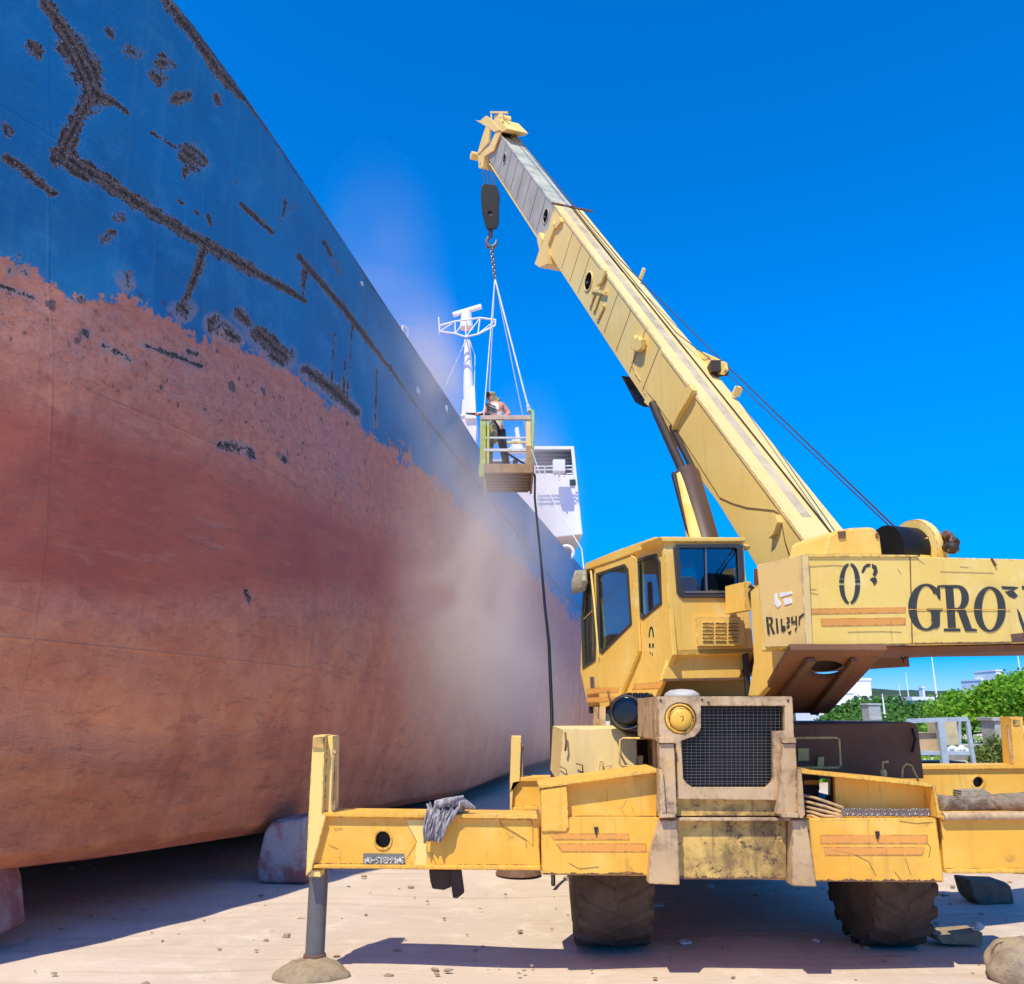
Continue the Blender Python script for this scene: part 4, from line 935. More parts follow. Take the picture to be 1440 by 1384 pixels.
mb = MB(); bx = P(1052, 880, 7.4); F74 = Frame(P(1050, 860, 7.35), RT, BK); mb.plate(F74, [(1047,818),(1056,818),(1057,859),(1048,859)], t=.3); mb.plate(F74, [(1057,822),(1069,822),(1068,832),(1058,846)], t=.2, c=-.05); vb = part('valve_box', mb, 'cabpaint', tf, .004)
mb = MB(); mb.tube([F74.off(.03).hit(1054,824), F74.off(.05).hit(1059,828), F74.off(.03).hit(1055,834), F74.off(.03).hit(1056,842)], .02, 8); part('hose', mb, 'dark', vb)
# --- winch
wc = P(1278, 752, 6.6)
mb = MB(); Fw = Frame(P(1240, 770, 6.45), RT, BK)
mb.plate(Fw, [(1160,783),(1166,752),(1182,745),(1200,742),(1228,741),(1238,752),(1242,783)], t=.45)
for q_ in ([(1177,748),(1189,747),(1189,760),(1178,760)],): pass
wn = part('winch', mb, 'cabpaint', bevel=.02)
mb = MB(); mb.plate(Fw, [(1178,748),(1188,747),(1188,757),(1179,758)], t=.02, c=.01); mb.plate(Fw, [(1231,750),(1234,750),(1234,757),(1231,757)], t=.02, c=.01); part('cover', mb, 'rust', wn)
mb = MB(); dc = P(1246, 772, 6.75)
mb.lathe(dc, RT, [(0, .19), (.30, .19)], 36); part('drum', mb, 'black', wn)
mb = MB(); mb.lathe(dc+RT*.27, RT, [(0, .255), (.05, .262), (.07, .255), (.10, .20), (.2, .17), (.21, .05)], 36); mb.plate(Fw, [(1300,783),(1306,756),(1320,750),(1334,752),(1338,783)], t=.25, c=-.05)
part('drum_flange', mb, 'cabpaint', wn)
mb = MB()
for k in range(9):
    a = P(1322+k*1.6, 752+rr.uniform(-4, 3), 6.55+rr.uniform(0, .3)); b = P(1334+rr.uniform(0, 12), 757+k*2.6, 6.5+rr.uniform(0, .3)); mb.tube([a, a.lerp(b, .5)+Vector((0,0,.03)), b], [.02, .03, .012], 6)
part('frayed_cover', mb, 'rust', wn)
mb = MB(); mb.blob(P(1333, 769, 6.6), (.06, .1, .07), 4, 2, .5); mb.blob(P(1342, 762, 6.6), (.04, .06, .035), 5, 2, .5); part('motor', mb, 'dark', wn)
# --- boom
A_ = P(1098, 716, 8.27)
FBm = Frame(A_, FW, LF)     # vertical plane of the near (left) side plate
EL = R(50.3); BD = FW*math.cos(EL)+UP*math.sin(EL); BN = -FW*math.sin(EL)+UP*math.cos(EL)   # boom axis, top normal
def uvp(px, py, F=FBm):
    p = F.hit(px, py)-A_; return p.dot(BD), p.dot(BN)
def bp(a, n, l, base=None): return A_+BD*a+BN*n+LF*l      # l: along LF, 0 = side plate of base section
def boombox(mb, a0, a1, n0a, n1a, n0b, n1b, l0, l1):
    """a along axis; n low/high at each end; l from near side to far side (negative)"""
    mb.hexa([bp(a0, n0a, l0), bp(a1, n0b, l0), bp(a1, n0b, l1), bp(a0, n0a, l1), bp(a0, n1a, l0), bp(a1, n1b, l0), bp(a1, n1b, l1), bp(a0, n1a, l1)][::1])
WB = .60
a905 = uvp(905, 560)[0]; abase = uvp(1120, 800)[0]
pt = lambda *q_: uvp(*q_)
aT = pt(803, 330)[0]
l_m = -.035; FM = FBm.off(l_m); l_t = -.085; FTp = FBm.off(l_t)
lowB = pt(990, 680)[1]; lowM = pt(830, 445, FM)[1]; topM = pt(868, 405, FM)[1]; lowT = pt(725, 285, FTp)[1]; topT = pt(745, 243, FTp)[1]
aM1 = pt(775, 305, FM)[0]; aT1 = pt(696, 185, FTp)[0]
# base section with the swept lower heel
mb = MB()
out = [pt(1068,803), pt(1010,708), pt(960,641), pt(919,578), pt(905,566), (a905, 0.0), pt(1098,716), pt(1142,768), (pt(1142,768)[0]-.1, -.05), pt(1110,800)]
out[6] = (pt(1098,716)[0], 0.0); out[7] = (pt(1142,768)[0], 0.0)
class BF(Frame):
    def __init__(s, l): s.o = A_+LF*l; s.ex = BD; s.ey = BN; s.n = LF
mb.plate(BF(0), out, t=WB, px=False)
boom = part('boom', mb, 'cream', bevel=.008)
mb = MB(); mb.plate(BF(-.001-.02), [(out[7][0]+.05, .012), (a905, .012), (a905, -.02), (out[7][0]+.05, -.02)], t=WB-.04, px=False); mb.plate(BF(.012), [(out[7][0], .016), (a905+.05, .016), (a905+.05, -.02), (out[7][0], -.02)], t=.05, px=False)
part('top_plate', mb, 'boomtop', boom, .003)
mb = MB(); mb.plate(BF(-WB*.62), [(out[7][0]+.15, .03), (aM1, .03), (aM1, .011), (out[7][0]+.15, .011)], t=.012, px=False); part('cable_track', mb, 'dark', boom)
mb = MB(); mb.plate(BF(-WB*.30), [(out[7][0]+.5, .0125+.0025), (aM1+.3, .015), (aM1+.3, .010), (out[7][0]+.5, .010)], t=WB*.20, px=False); part('worn_band', mb, plain('worn_grey_pink_band', (.66, .52, .34), .6, 0, .4, 3), boom)
# base section curved seam & lips
mb = MB()
def sidecurve(mb, pts, r, F=FBm, n=5): mb.tube([F.off(.004).hit(*q_) for q_ in pts], r, n)
sidecurve(mb, [(1012,700),(1030,708),(1050,714),(1088,718),(1095,722),(1100,740),(1104,762),(1110,780)], .006)
sidecurve(mb, [(903,543),(922,566),(940,592),(952,606),(978,646),(1012,700)], .003)
part('weld_seam', mb, 'rust', boom)
def wedge(name, q_, F, c, t, mat='cream'):
    mb = MB(); mb.plate(F, q_, t=t, c=c); return part(name, mb, mat, boom, .004)
wedge('guide_bracket', [(975,541),(981,550),(976,560),(960,585),(951,606),(957,580),(968,552)], FBm, .07, .07)
wedge('guide_bracket', [(1090,730),(1098,724),(1101,735),(1094,752),(1088,758)], FBm, .06, .06)
# mid section
mb = MB(); mb.plate(BF(l_m), [(a905-.6, lowM+.0), (aM1, lowM), (aM1, topM), (a905-.6, topM)], t=WB+1.1*l_m, px=False)
for q_ in (): pass
ms = part('mid_section', mb, 'cream', boom, .006)
mb = MB()
def rib(mb, a, F, l, n0, n1, tk=.006, wd=.02, slant=0.12):
    mb.hexa([bp(a, n0, l), bp(a+wd, n0, l), bp(a+wd, n0, l+tk), bp(a, n0, l+tk), bp(a+slant*0, n1, l), bp(a+wd, n1, l), bp(a+wd, n1, l+tk), bp(a, n1, l+tk)])
for q_ in ((800,330),(812,347),(824,362),(862,415),(880,438),(899,468),(918,492)):
    a = pt(q_[0], q_[1], FM)[0]; rib(mb, a-.15, FM, l_m, lowM+.05, topM-.03, .004, .010)
part('panel_line', mb, 'rust', ms)
mb = MB(); mb.plate(BF(l_m), [(a905-.3, topM+.008), (aM1+.02, topM+.008), (aM1+.02, topM-.03), (a905-.3, topM-.03)], t=.03, px=False, c=.012); mb.plate(BF(l_m-.01), [(a905-.3, topM+.006), (aM1+.02, topM+.006), (aM1+.02, topM-.012), (a905-.3, topM-.012)], t=WB+1.1*l_m-.02, px=False)
part('top_plate', mb, 'boomtop', ms, .002)
# collar at the end of the mid section
mb = MB(); mb.plate(BF(l_m+.03), [(aM1-.02, lowM-.12), (aM1+.28, lowM-.02), (aM1+.28, lowM+.12), (aM1-.1, lowM+.10)], t=WB+2*l_m+.06, px=False, c=.02)
mb.plate(FM, [(755,372),(770,328),(781,312),(784,318),(774,345),(773,372),(762,377)], t=.5, c=.05); mb.plate(FM, [(784,312),(790,306),(793,312),(785,322),(781,320)], t=.06, c=.05)
part('collar', mb, 'cream', ms, .006)
mb = MB(); mb.bar(bp(aM1, topM+.02, l_m+.06), bp(aM1, topM+.02, l_m-WB-.15), .03); part('cross_bar', mb, 'rust', ms)
# holes: real sleeves standing on the plate with the dark inside painted as a black disc
def port(cx, cy, F, par, k=1.0, mat='cream'):
    c = F.hit(cx, cy); r_ = .15*k; mb = MB()
    ring = [c+(BD*math.cos(t)*r_+BN*math.sin(t)*r_) for t in np.linspace(0, 2*math.pi, 22)]
    mb.tube([p+LF*.008 for p in ring], .012, 6, False); o = part('port_rim', mb, mat, par)
    mb = MB(); vs = [c+LF*.006+(BD*math.cos(t)*r_*.96+BN*math.sin(t)*r_*.96) for t in np.linspace(0, 2*math.pi, 22, endpoint=False)]
    vs2 = [v+LF*-.004 for v in vs]; mb.add(vs+vs2, [tuple(range(22)), tuple(reversed(range(22, 44)))]+[(i, i+22, (i+1) % 22+22, (i+1) % 22) for i in range(22)]); part('port', mb, 'bore', par)
    mb = MB(); mb.cyl(c+LF*.006-BN*.02, c+LF*.03-BN*.02, .02, n=10); part('pin', mb, 'steel', par)
port(828, 396, FM, ms); port(768, 304, FTp, ms, .9, 'fly'); port(710, 223, FTp, ms, .75, 'fly')
mb = MB(); mb.plate(FM, [(846,385),(852,377),(856,382),(850,398),(843,404)], t=.04, c=.06); mb.plate(FM, [(834,408),(838,406),(856,411),(855,414),(836,411)], t=.03, c=.05)
mb.plate(FM, [(835,411),(839,411),(832,432),(830,430)], t=.02, c=.03); mb.plate(FM, [(843,412),(847,412),(838,438),(835,436)], t=.02, c=.03); mb.plate(FM, [(850,428),(852,430),(843,450),(840,449)], t=.02, c=.03); part('bracket', mb, 'cream', ms, .003)
mb = MB(); mb.plate(FM, [(895,476),(899,472),(901,478),(905,474),(908,480),(911,478),(909,492),(904,496),(896,492),(893,488)], t=.07, c=.09); part('bracket', mb, 'cream', ms, .008)
mb = MB(); mb.tube([FM.off(.01).hit(893,500), FM.off(.01).hit(888,512), FM.off(.01).hit(893,524), FM.off(.01).hit(900,535)], .005, 5); part('hose', mb, 'cream', ms)
# grey fly section
mb = MB(); mb.plate(BF(l_t), [(aM1-.3, lowT), (aT1, lowT+.03), (aT1, topT), (aM1-.3, topT)], t=WB+2*l_t, px=False); fs_ = part('fly_section', mb, 'fly', boom, .006)
mb = MB()
for k in range(9): rib(mb, aM1+.12+k*(aT1-aM1)/9.2, FTp, l_t, lowT+.06, topT-.04, .004, .012)
part('panel_line', mb, 'dark', fs_)
mb = MB(); mb.plate(BF(l_t), [(aM1, topT+.007), (aT1, topT+.007), (aT1, topT-.03), (aM1, topT-.03)], t=.025, px=False, c=.01); mb.plate(BF(l_t-.01), [(aM1, topT+.006), (aT1, topT+.006), (aT1, topT-.012), (aM1, topT-.012)], t=WB+2*l_t-.02, px=False); part('top_plate', mb, plain('faded_top', (.62, .60, .45), .5, 0, .5, 2), fs_, .002)
mb = MB(); mb.plate(BF(l_t), [(aM1, lowT-.035), (aT1-.2, lowT-.035), (aT1-.2, lowT-.001), (aM1, lowT-.001)], t=.05, px=False, c=.004); part('wear_strip', mb, 'cream', fs_, .003)
# boom head
mb = MB(); H = FTp.off(.05)
mb.plate(H, [(699,186),(693,170),(701,167),(714,181),(708,185)], t=WB+2*l_t+.06)
for q_ in ([(700,168),(712,176),(722,187),(714,186)],): mb.plate(FTp.off(-.25), q_, t=.03)
mb.plate(H, [(676,170),(684,163),(692,168),(704,183),(696,186),(684,178),(669,169)], t=.04, c=.02)
mb.plate(H, [(684,178),(690,180),(688,200),(676,215),(672,217),(678,196)], t=.05, c=.02)
mb.plate(H, [(697,185),(704,186),(694,212),(681,220),(672,218),(688,205)], t=.04)
bh = part('boom_head', mb, 'cream', boom, .006)
mb = MB(); mb.cyl(H.hit(665,219)+LF*.05, H.hit(665,219)-LF*.05+RT*.10, .10, n=20); mb.cyl(H.hit(675,232), H.hit(675,232)+RT*.12, .08, n=20); mb.plate(H, [(672,219),(681,218),(679,238),(673,236)], t=.3); part('lower_sheave', mb, 'cream', bh, .004)
mb = MB(); mb.cyl(H.hit(690,213)+RT*.1, H.hit(690,213)+RT*.4, .17, n=26); mb.plate(H, [(683,221),(692,210),(701,186),(705,192),(694,226),(686,236)], t=.2, c=-.06); part("sheave", mb, "dark", bh)
mb = MB(); mb.cyl(H.hit(699,168)+RT*.02, H.hit(699,168)+RT*.3, .13, n=24); mb.bar(H.hit(690,158), H.hit(708,157)+RT*.1, .04); mb.bar(H.hit(691,158), H.hit(691,170), .03); mb.bar(H.hit(705,158), H.hit(707,172), .03)
mb.plate(H, [(692,162),(697,160),(698,172),(692,172)], t=.04, c=-.05); part('upper_sheave', mb, 'cream', bh, .004)
# things along the top
mb = MB(); s_ = Frame(A_-LF*(WB-.02), FW, LF).hit(1011, 521)
mb.box(s_-Vector((.12, .1, .05)), s_+Vector((.03, .15, .10))); mb.cyl(s_+Vector((-.05, 0, 0)), s_+Vector((.10, 0, .02)), .09, n=18); mb.plate(Frame(A_-LF*-WB*-1, FW, LF), [(1010,510),(1020,512),(1018,524),(1010,520)], t=.05); part('rope_guide_sheave', mb, 'dark', boom, .004)
mb = MB(); q0 = Frame(A_-LF*(WB-.06), FW, LF).hit(902, 388); mb.bar(q0-BN*.05, q0+BN*.12, .04, .06); q0 = Frame(A_-LF*(WB-.04), FW, LF).hit(1036, 552); mb.bar(q0-BN*.05, q0+BN*.08, .1, .04); part('rope_guide', mb, 'boomtop', boom, .003)
mb = MB(); mb.plate(Frame(A_-LF*(WB-.05), FW, LF), [(976,492),(986,495),(1004,503),(1018,510),(1020,520),(1014,527),(1004,524),(994,516)], t=.05); part('sheave_bracket', mb, 'cream', boom, .004)
# lift cylinder
mb = MB(); c0 = P(993, 765, 8.75); c1 = P(966, 668, 9.3); mb.tube([c0-(c1-c0)*1.0, c0, c1, c1+(c1-c0)*.03], [.145, .145, .145, .13], 28)
lc = part('lift_cylinder', mb, plain('shade_brown_cylinder', (.10, .05, .03), .5), bevel=0)  # shade on the tube is put into its dark brown colour
mb = MB(); mb.tube([c0-(c1-c0)*1.0+LF*.10, c0+LF*.10, c1+LF*.07-(c1-c0)*.04], [.10, .10, .09], 20); part('lit_side_strip', mb, 'cabpaint', lc)  # yellow strip standing in for the sunlit left side of the tube
mb = MB(); mb.tube([c1-(c1-c0)*.2, P(925, 585, 10.4), P(918, 568, 10.55)], .055, 18); mb.tube([c1+RT*.12, P(945, 600, 10.2)], .04, 12); mb.bar(c0+LF*.17, c1+LF*.17, .05); part('rod', mb, 'dark', lc)
mb = MB(); mb.plate(FBm.off(-.1), [(873,528),(884,548),(906,567),(904,572),(893,566)], t=.35); part('wear_pad', mb, 'black', boom, .004)
# hoist rope along the boom top
mb = MB(); wt = dc+RT*.14+UP*.17; mb.tube([wt, s_+Vector((.08, 0, .09)), bp((a905+aM1)/2, topM+.16, -.30), bp(aT1, topT+.16, -.27)], .009, 6); part('hoist_rope', mb, 'rope', boom)
mb = MB(); mb.tube([wt+LF*.05, s_+Vector((.02, 0, .05)), bp(a905+.5, topM+.07, -.38), bp(aT1, topT+.08, -.35)], .007, 6); part('hoist_rope', mb, 'rope', boom)
# ------------------------------------------------------------------ cab
corner = P(940, 840, 7.55)
KS = Frame(corner, FW, LF)      # long side facing left
KR = Frame(corner, RT, BK)      # rear wall facing the viewer
mb = MB()
roofS = [(932,762),(923,765),(868,786),(829,803)]
lowS = [(816,944),(826,993),(922,979),(946,921)]
mb.plate(KS, [(933,760),(946,921),(922,980),(827,994),(816,945),(818,873),(825,800)], [
   [(841,807),(881,794),(886,801),(891,878),(849,919),(844,913)],
   [(897,788),(923,780),(928,792),(930,849),(904,870),(899,863)],
   [(824,808),(834,804),(837,900),(837,927),(821,939),(819,873)]], t=.05)
cab = part('cab', mb, 'cabpaint', bevel=.006)
mb = MB(); rw = [(952,770),(1035,770),(1039,774),(1041.5,829),(1039,833),(960,832.5),(956,829)]
mb.plate(KR, [(933,759),(1045,757),(1048,800),(1056,866),(1060,918),(946,921)], [rw], t=.05)
mb.plate(KR, [(946,921),(1060,918),(1045,954),(935,957)], t=.04, c=-.06)
part('rear_wall', mb, 'cabpaint', cab, .006)
# underside sloping forward
ua, ub = KR.hit(946, 921), KR.hit(1060, 918); uc, ud = KR.off(-.55).hit(1046, 955), KR.off(-.55).hit(934, 957)
mb = MB(); mb.hexa([ua, ub, uc, ud, ua+UP*.04, ub+UP*.04, uc+UP*.04, ud+UP*.04]); mb.plate(KR.off(-.55), [(922,980),(934,957),(1046,955),(1050,979)], t=.05)
part('floor_pan', mb, 'cabpaint', cab)
mb = MB(); mb.plate(KS.off(-.80), [(925,762),(940,915),(915,975),(840,985),(825,940),(826,870),(833,803)], [[(838,812),(918,772),(930,862),(905,905),(838,915)]], t=.04)
ff = Frame(KS.hit(820, 900), RT, FW)
part('inner_wall', mb, 'cabpaint', cab)
# roof, thick lipped
mb = MB(); mb.plate(KS, [(923,755.5),(934,758),(933,764),(923,768),(868,789),(825,803),(826,793),(868,775)], t=.95, c=.03)
mb.plate(KR, [(926,755.5),(1046,756.5),(1047,763),(931,763.5)], t=.4, c=.03); rf = part('roof', mb, 'cabpaint', cab, .012)
mb = MB(); mb.plate(KR, [(990,756),(1030,756),(1026,753),(995,753)], t=.3, c=-.2); part('roof_hatch', mb, 'boomtop', rf, .004)
# door: frame standing proud
mb = MB(); mb.plate(KS, [(838,799),(892,781),(896,786),(902,917),(874,984),(846,999),(841,920)], [[(842,808),(880.5,795),(885,801.5),(890,877.5),(849.5,918),(845,913)]], t=.012, c=.018)
dr = part('door', mb, 'cabpaint', cab, .004)
mb = MB(); mb.plate(KS, [(841,806.5),(881,793.2),(886.3,800.5),(891.5,878.3),(849,920.5),(843.3,914)], [[(843.5,810),(880,797.8),(883.7,803),(888.8,876.5),(850.5,915),(846.5,911)]], t=.012, c=.026); part('window_gasket', mb, 'gasket', dr, .002)
mb = MB(); mb.plate(KS, [(843,809),(880,797),(884,803),(889,877),(850,916),(846,912)], t=.005, c=.010); part('pane', mb, 'glasst', dr)
mb = MB(); mb.plate(KS, [(891.5,781),(897,785),(903,916),(902,918),(874,985),(871,984),(898,915)], t=.03, c=.035); part('door_edge', mb, 'cabpaint', dr, .003)
mb = MB(); mb.tube([KS.off(.03).hit(855,972), KS.off(.05).hit(856,980), KS.off(.05).hit(860,987), KS.off(.03).hit(858,992)], .01, 6); part('handle', mb, 'rust', dr)
mb = MB(); mb.plate(KS, [(831,952),(836,952),(837,971),(832,971)], t=.012, c=.012); part('data_plate', mb, 'steel', cab)
mb = MB(); mb.plate(KS, [(895.6,786),(923.3,778.5),(929.3,791),(931.3,849.5),(904,872),(898,864)], [[(898.5,790),(922,782.5),(926.8,792.5),(928.8,847.5),(905,867.5),(900.8,861.5)]], t=.012, c=.008); wg = part('window_gasket', mb, 'gasket', cab, .002)
mb = MB(); mb.plate(KS, [(898,789),(922,781.5),(927.5,792),(929.5,848.5),(904.5,869),(900,862)], t=.005, c=-.01); part('pane', mb, 'glasst', wg)
mb = MB(); mb.plate(KS, [(823,807),(835,802.5),(838.5,900),(838,929),(820,941),(818,873)], [[(825.5,810),(833,806.5),(836.2,900),(835.8,926),(821.8,936),(820.3,873)]], t=.012, c=.01); wg = part('window_gasket', mb, 'gasket', cab, .002)
mb = MB(); mb.plate(KS, [(825,809),(833.5,806),(836.7,900),(836,927),(821.5,937),(820,873)], t=.005, c=-.01); part('pane', mb, 'glasst', wg)
mb = MB(); mb.tube([KS.off(.03).hit(831,803), KS.off(.05).hit(836,850), KS.off(.05).hit(840,900), KS.off(.03).hit(842,925)], .012, 6); part('grab_rail', mb, 'cream', cab)
# rear window
mb = MB(); mb.plate(KR, [(950,766),(1038,765),(1043,768),(1046,836),(1042,841),(958,841),(951,834),(946,772)], [[(954,771.5),(1033,771),(1036,774),(1038.5,828),(1036,831),(962,831.5),(958,828)]], t=.02, c=.02); rwn = part('window_frame', mb, 'gasket', cab, .005)
mb = MB(); mb.plate(KR, [(953,770.5),(1034,770),(1037,773),(1039.5,829),(1037,832),(961,832.5),(957,829)], t=.005, c=-.01); part('pane', mb, 'glass', rwn)
mb = MB(); mb.plate(KR, [(991,771),(993,771),(994.5,831),(992.5,831)], t=.01, c=.006); mb.plate(KR, [(961,832),(1038,831),(1038,834),(961,834.5)], t=.012, c=.026); part('sash_bar', mb, 'steel', rwn)
# louvre box
for q_ in ([(826.5,969),(845,967),(873.5,967),(871,974),(845,975),(827,977)], [(827,981),(845,980),(868,980),(863,986),(845,988),(828,988)]):
    mb = MB(); mb.plate(KS, [(x, y) for x, y in q_], t=.004, c=.003 if False else .0195); part('stripe', mb, M['stripe2'], cab)
mb = MB(); mb.plate(KS, [(893,962),(934,958),(929,968),(889,970)], t=.004, c=.003); part('stripe', mb, M['stripe2'], cab)
mb = MB(); mb.plate(KR, [(976,868),(1043,868),(1046,909),(979,909)], t=.02, c=.03); lb = part('louvre_box', mb, 'cabpaint', cab, .004)
mb = MB()
for k in range(6):
    y_ = 875.5+k*5
    for (xa, xb) in ((985,1000),(1003,1018),(1021,1036)):
        mb.plate(KR, [(xa,y_),(xb,y_),(xb,y_+1.6),(xa,y_+1.6)], t=.012, c=.042)
part('louvre_slats', mb, 'cream', lb)
mb = MB()
for k in range(6):
    for (xa, xb) in ((985,1000),(1003,1018),(1021,1036)):
        mb.plate(KR, [(xa,877.1+k*5),(xb,877.1+k*5),(xb,878+k*5),(xa,878+k*5)], t=.004, c=.0315)
part('louvre_gap', mb, 'rust', lb)
mb = MB()
for (a0, a1) in ((95,175),(5,85)):
    pts = [(916+(3.6 if True else 0)*math.cos(R(a0+(a1-a0)*k/8)), 897-16*math.sin(R(a0+(a1-a0)*k/8))) for k in range(9)]+[(916+2.1*math.cos(R(a1-(a1-a0)*k/8)), 897-13*math.sin(R(a1-(a1-a0)*k/8))) for k in range(9)]
    mb.plate(KS, pts, t=.004, c=.003)
for q_ in ([(913,905),(915,905),(915,911),(913,911)], [(917.5,905),(919.5,905),(919.5,911),(917.5,911)], [(914,917),(915,917),(915,920),(914,920)], [(917,918),(918,918),(918,922),(917,922)]): mb.plate(KS, q_, t=.004, c=.003)
part('lettering', mb, 'black', cab)
mb = MB(); c = KR.off(-.1).hit(1021, 946); ring = [c+RT*.05*math.cos(t)*.9+UP*.035*math.sin(t)-FW*.03 for t in np.linspace(0, 2*math.pi, 16)]
mb.tube(ring, .007, 5, False); mb.plate(KR.off(-.04), [(934,954.5),(1046,952.5),(1046,956),(934,958)], t=.02); part('tow_ring', mb, 'rust', cab)
# striped cloth/rolled blind at the front corner
mb = MB()
for k in range(5):
    pts = [KS.off(.06+.0*k).hit(812+k*2.3, 804), KS.off(.10).hit(809+k*3.2, 818), KS.off(.08).hit(806.5+k*3.6, 834-k*1.0)]
    mb.tube(pts, [.030, .042, .022], 8)
part('rolled_awning', mb, plain('awning_canvas', (.42, .38, .26), .9, 0, .5, 20), cab)
# interior
mb = MB(); I = corner+FW*.75-LF*.42+UP*-.55
def lb_(a, b, c_): return corner+FW*a+RT*b+UP*c_
mb.hexa([lb_(.6,.2,-.6), lb_(1.1,.2,-.6), lb_(1.1,.65,-.6), lb_(.6,.65,-.6), lb_(.6,.2,-.5), lb_(1.1,.2,-.5), lb_(1.1,.65,-.5), lb_(.6,.65,-.5)])
mb.hexa([lb_(.5,.2,-.5), lb_(.6,.2,-.5), lb_(.6,.65,-.5), lb_(.5,.65,-.5), lb_(.42,.22,.12), lb_(.5,.22,.12), lb_(.5,.63,.12), lb_(.42,.63,.12)])
part('seat', mb, 'black', cab, .02)
mb = MB(); mb.hexa([lb_(1.3,.1,-.9), lb_(1.7,.1,-.9), lb_(1.7,.8,-.9), lb_(1.3,.8,-.9), lb_(1.4,.1,-.2), lb_(1.7,.1,-.25), lb_(1.7,.8,-.25), lb_(1.4,.8,-.2)])
for a, b in ((.0,.78),(1.72,.03),(1.72,.78)): mb.bar(lb_(a+.03,b,-1.0), lb_(a+.03,b,.42), .05)
part('console', mb, 'dark', cab, .01)
mb = MB(); mb.hexa([lb_(.06,.05,-1.0), lb_(1.8,.05,-1.0), lb_(1.8,.82,-1.0), lb_(.06,.82,-1.0), lb_(.06,.05,-.85), lb_(1.8,.05,-.85), lb_(1.8,.82,-.85), lb_(.06,.82,-.85)]); part('cab_floor', mb, 'dark', cab)
mb = MB()
for k in range(26):
    u = k/25; x_ = .38+.36*u; mb.tube([lb_(.10+.015*math.sin(k*2.2), x_, .33), lb_(.10+.02*math.sin(k*2.2+1), x_, .0), lb_(.10+.02*math.sin(k*1.7), x_, -.18)], .011, 5)
part('curtain', mb, plain('faded_curtain', (.28, .30, .14), .9, 0, .5, 25), cab)
# ------------------------------------------------------------------ hook block and its ropes
YH = 16.6; Fh = yplane(YH)
hk = thing('hook_block', Fh.hit(690, 345), 'black sheave hook block hanging from the tip of the boom', 'crane hook')
mb = MB(); T = Fh
for (dx, dy) in ((-.10, 0), (-.02, .06), (.06, -.04), (.12, .05)): mb.tube([P(684, 236, 16.9)+Vector((dx, dy, 0)), Fh.hit(689, 262)+Vector((dx*1.1, dy, 0))], .014, 5)
part('hoist_rope', mb, 'rope', hk)
mb = MB()
for dy in (-.13, .13):
    F_ = yplane(YH+dy); mb.plate(F_, [(677,262),(681,258),(699,261),(702,272),(702,312),(699,322),(684,322),(678,300),(676,275)], [circ(689,300,3)], t=.03)
part('cheek_plate', mb, 'black', hk, .01)
mb = MB(); c = Fh.hit(690, 279); mb.lathe(c-Vector((0, .1, 0)), (0, 1, 0), [(0, .17), (.02, .2), (.05, .15), (.08, .2), (.1, .15), (.13, .2), (.16, .15), (.18, .2), (.2, .17)], 24)
mb.lathe(Fh.hit(690, 303)-Vector((0, .1, 0)), (0, 1, 0), [(0, .12), (.2, .12)], 20); mb.bar(Fh.hit(679, 292), Fh.hit(701, 294), .05, .2); part('sheave', mb, 'dark', hk)
mb = MB(); mb.cyl(Fh.hit(690, 320), Fh.hit(690, 334), .06, .05, 12)
hkp = [Fh.hit(*q_) for q_ in ((690,331),(686,336),(684,341),(687,347),(693,348),(698,343),(698,337))]; mb.tube(hkp, [.05,.045,.045,.05,.05,.04,.02], 10)
part('hook', mb, 'chrome', hk)
# ------------------------------------------------------------------ work basket
YN, YFb = 15.8, 17.4
bz = P(700, 652, YN).z; topz = P(700, 567, YN).z
x0, x1 = P(681, 655, YN).x, P(747, 655, YN).x
bk = thing('work_basket', ((x0+x1)/2, (YN+YFb)/2, bz-.05), 'open steel and timber man basket hung beside the hull', 'basket')
mb = MB(); mb.box((x0, YN, bz-.14), (x1, YFb, bz-.06))
fl_ = part('floor', mb, 'wood', bk, .004)
mb = MB()
for k in range(7):
    y_ = YN+.1+k*(YFb-YN-.2)/6; mb.box((x0+.03, y_-.045, bz-.18), (x1-.03, y_+.045, bz-.142))
part('joist', mb, 'wood', fl_, .003)
mb = MB(); mb.box((x0-.02, YN-.06, bz-.20), (x1+.03, YN-.003, bz-.02)); mb.box((x1+.002, YN-.003, bz-.20), (x1+.05, YFb, bz-.03)); part('edge_beam', mb, plain('timber_edge', (.46, .27, .13), .8, 0, .35, 10), bk, .005)
mb = MB(); mb.box((x0-.10, YN-.08, bz-.28), (x0-.005, YN+.12, bz-.03)); part('corner_shoe', mb, 'neon', bk, .01)
for (px_, py_, w_, m_) in ((x0-.03, YN+.02, .11, 'neon'), (x0+.07, YN+.02, .05, 'neon'), (x1-.05, YN+.02, .10, 'boomtop'), (x0-.03, YFb-.06, .06, 'neon'), (x1-.05, YFb-.06, .06, 'neon')):
    mb = MB(); mb.box((px_-w_/2, py_-.03, bz-.05), (px_+w_/2, py_+.03, P(700, 586, YN).z-.02)); part('post', mb, m_, bk, .006)
tz = P(700, 588, YN).z
mb = MB(); mb.box((x0-.08, YN-.03, tz-.04), (x1+.0, YN+.03, tz+.05)); part('top_rail', mb, plain('pinkish_rail', (.62, .46, .36), .7), bk, .006)
mb = MB(); mb.box((x0-.08, YFb-.08, tz-.03), (x1, YFb-.03, tz+.02)); mb.box((x0-.08, YN, tz-.03), (x0-.02, YFb-.08, tz+.03)); mb.box((x1-.06, YN, tz-.03), (x1, YFb-.08, tz+.03)); part('top_rail', mb, 'boomtop', bk, .004)
mz = bz+.42
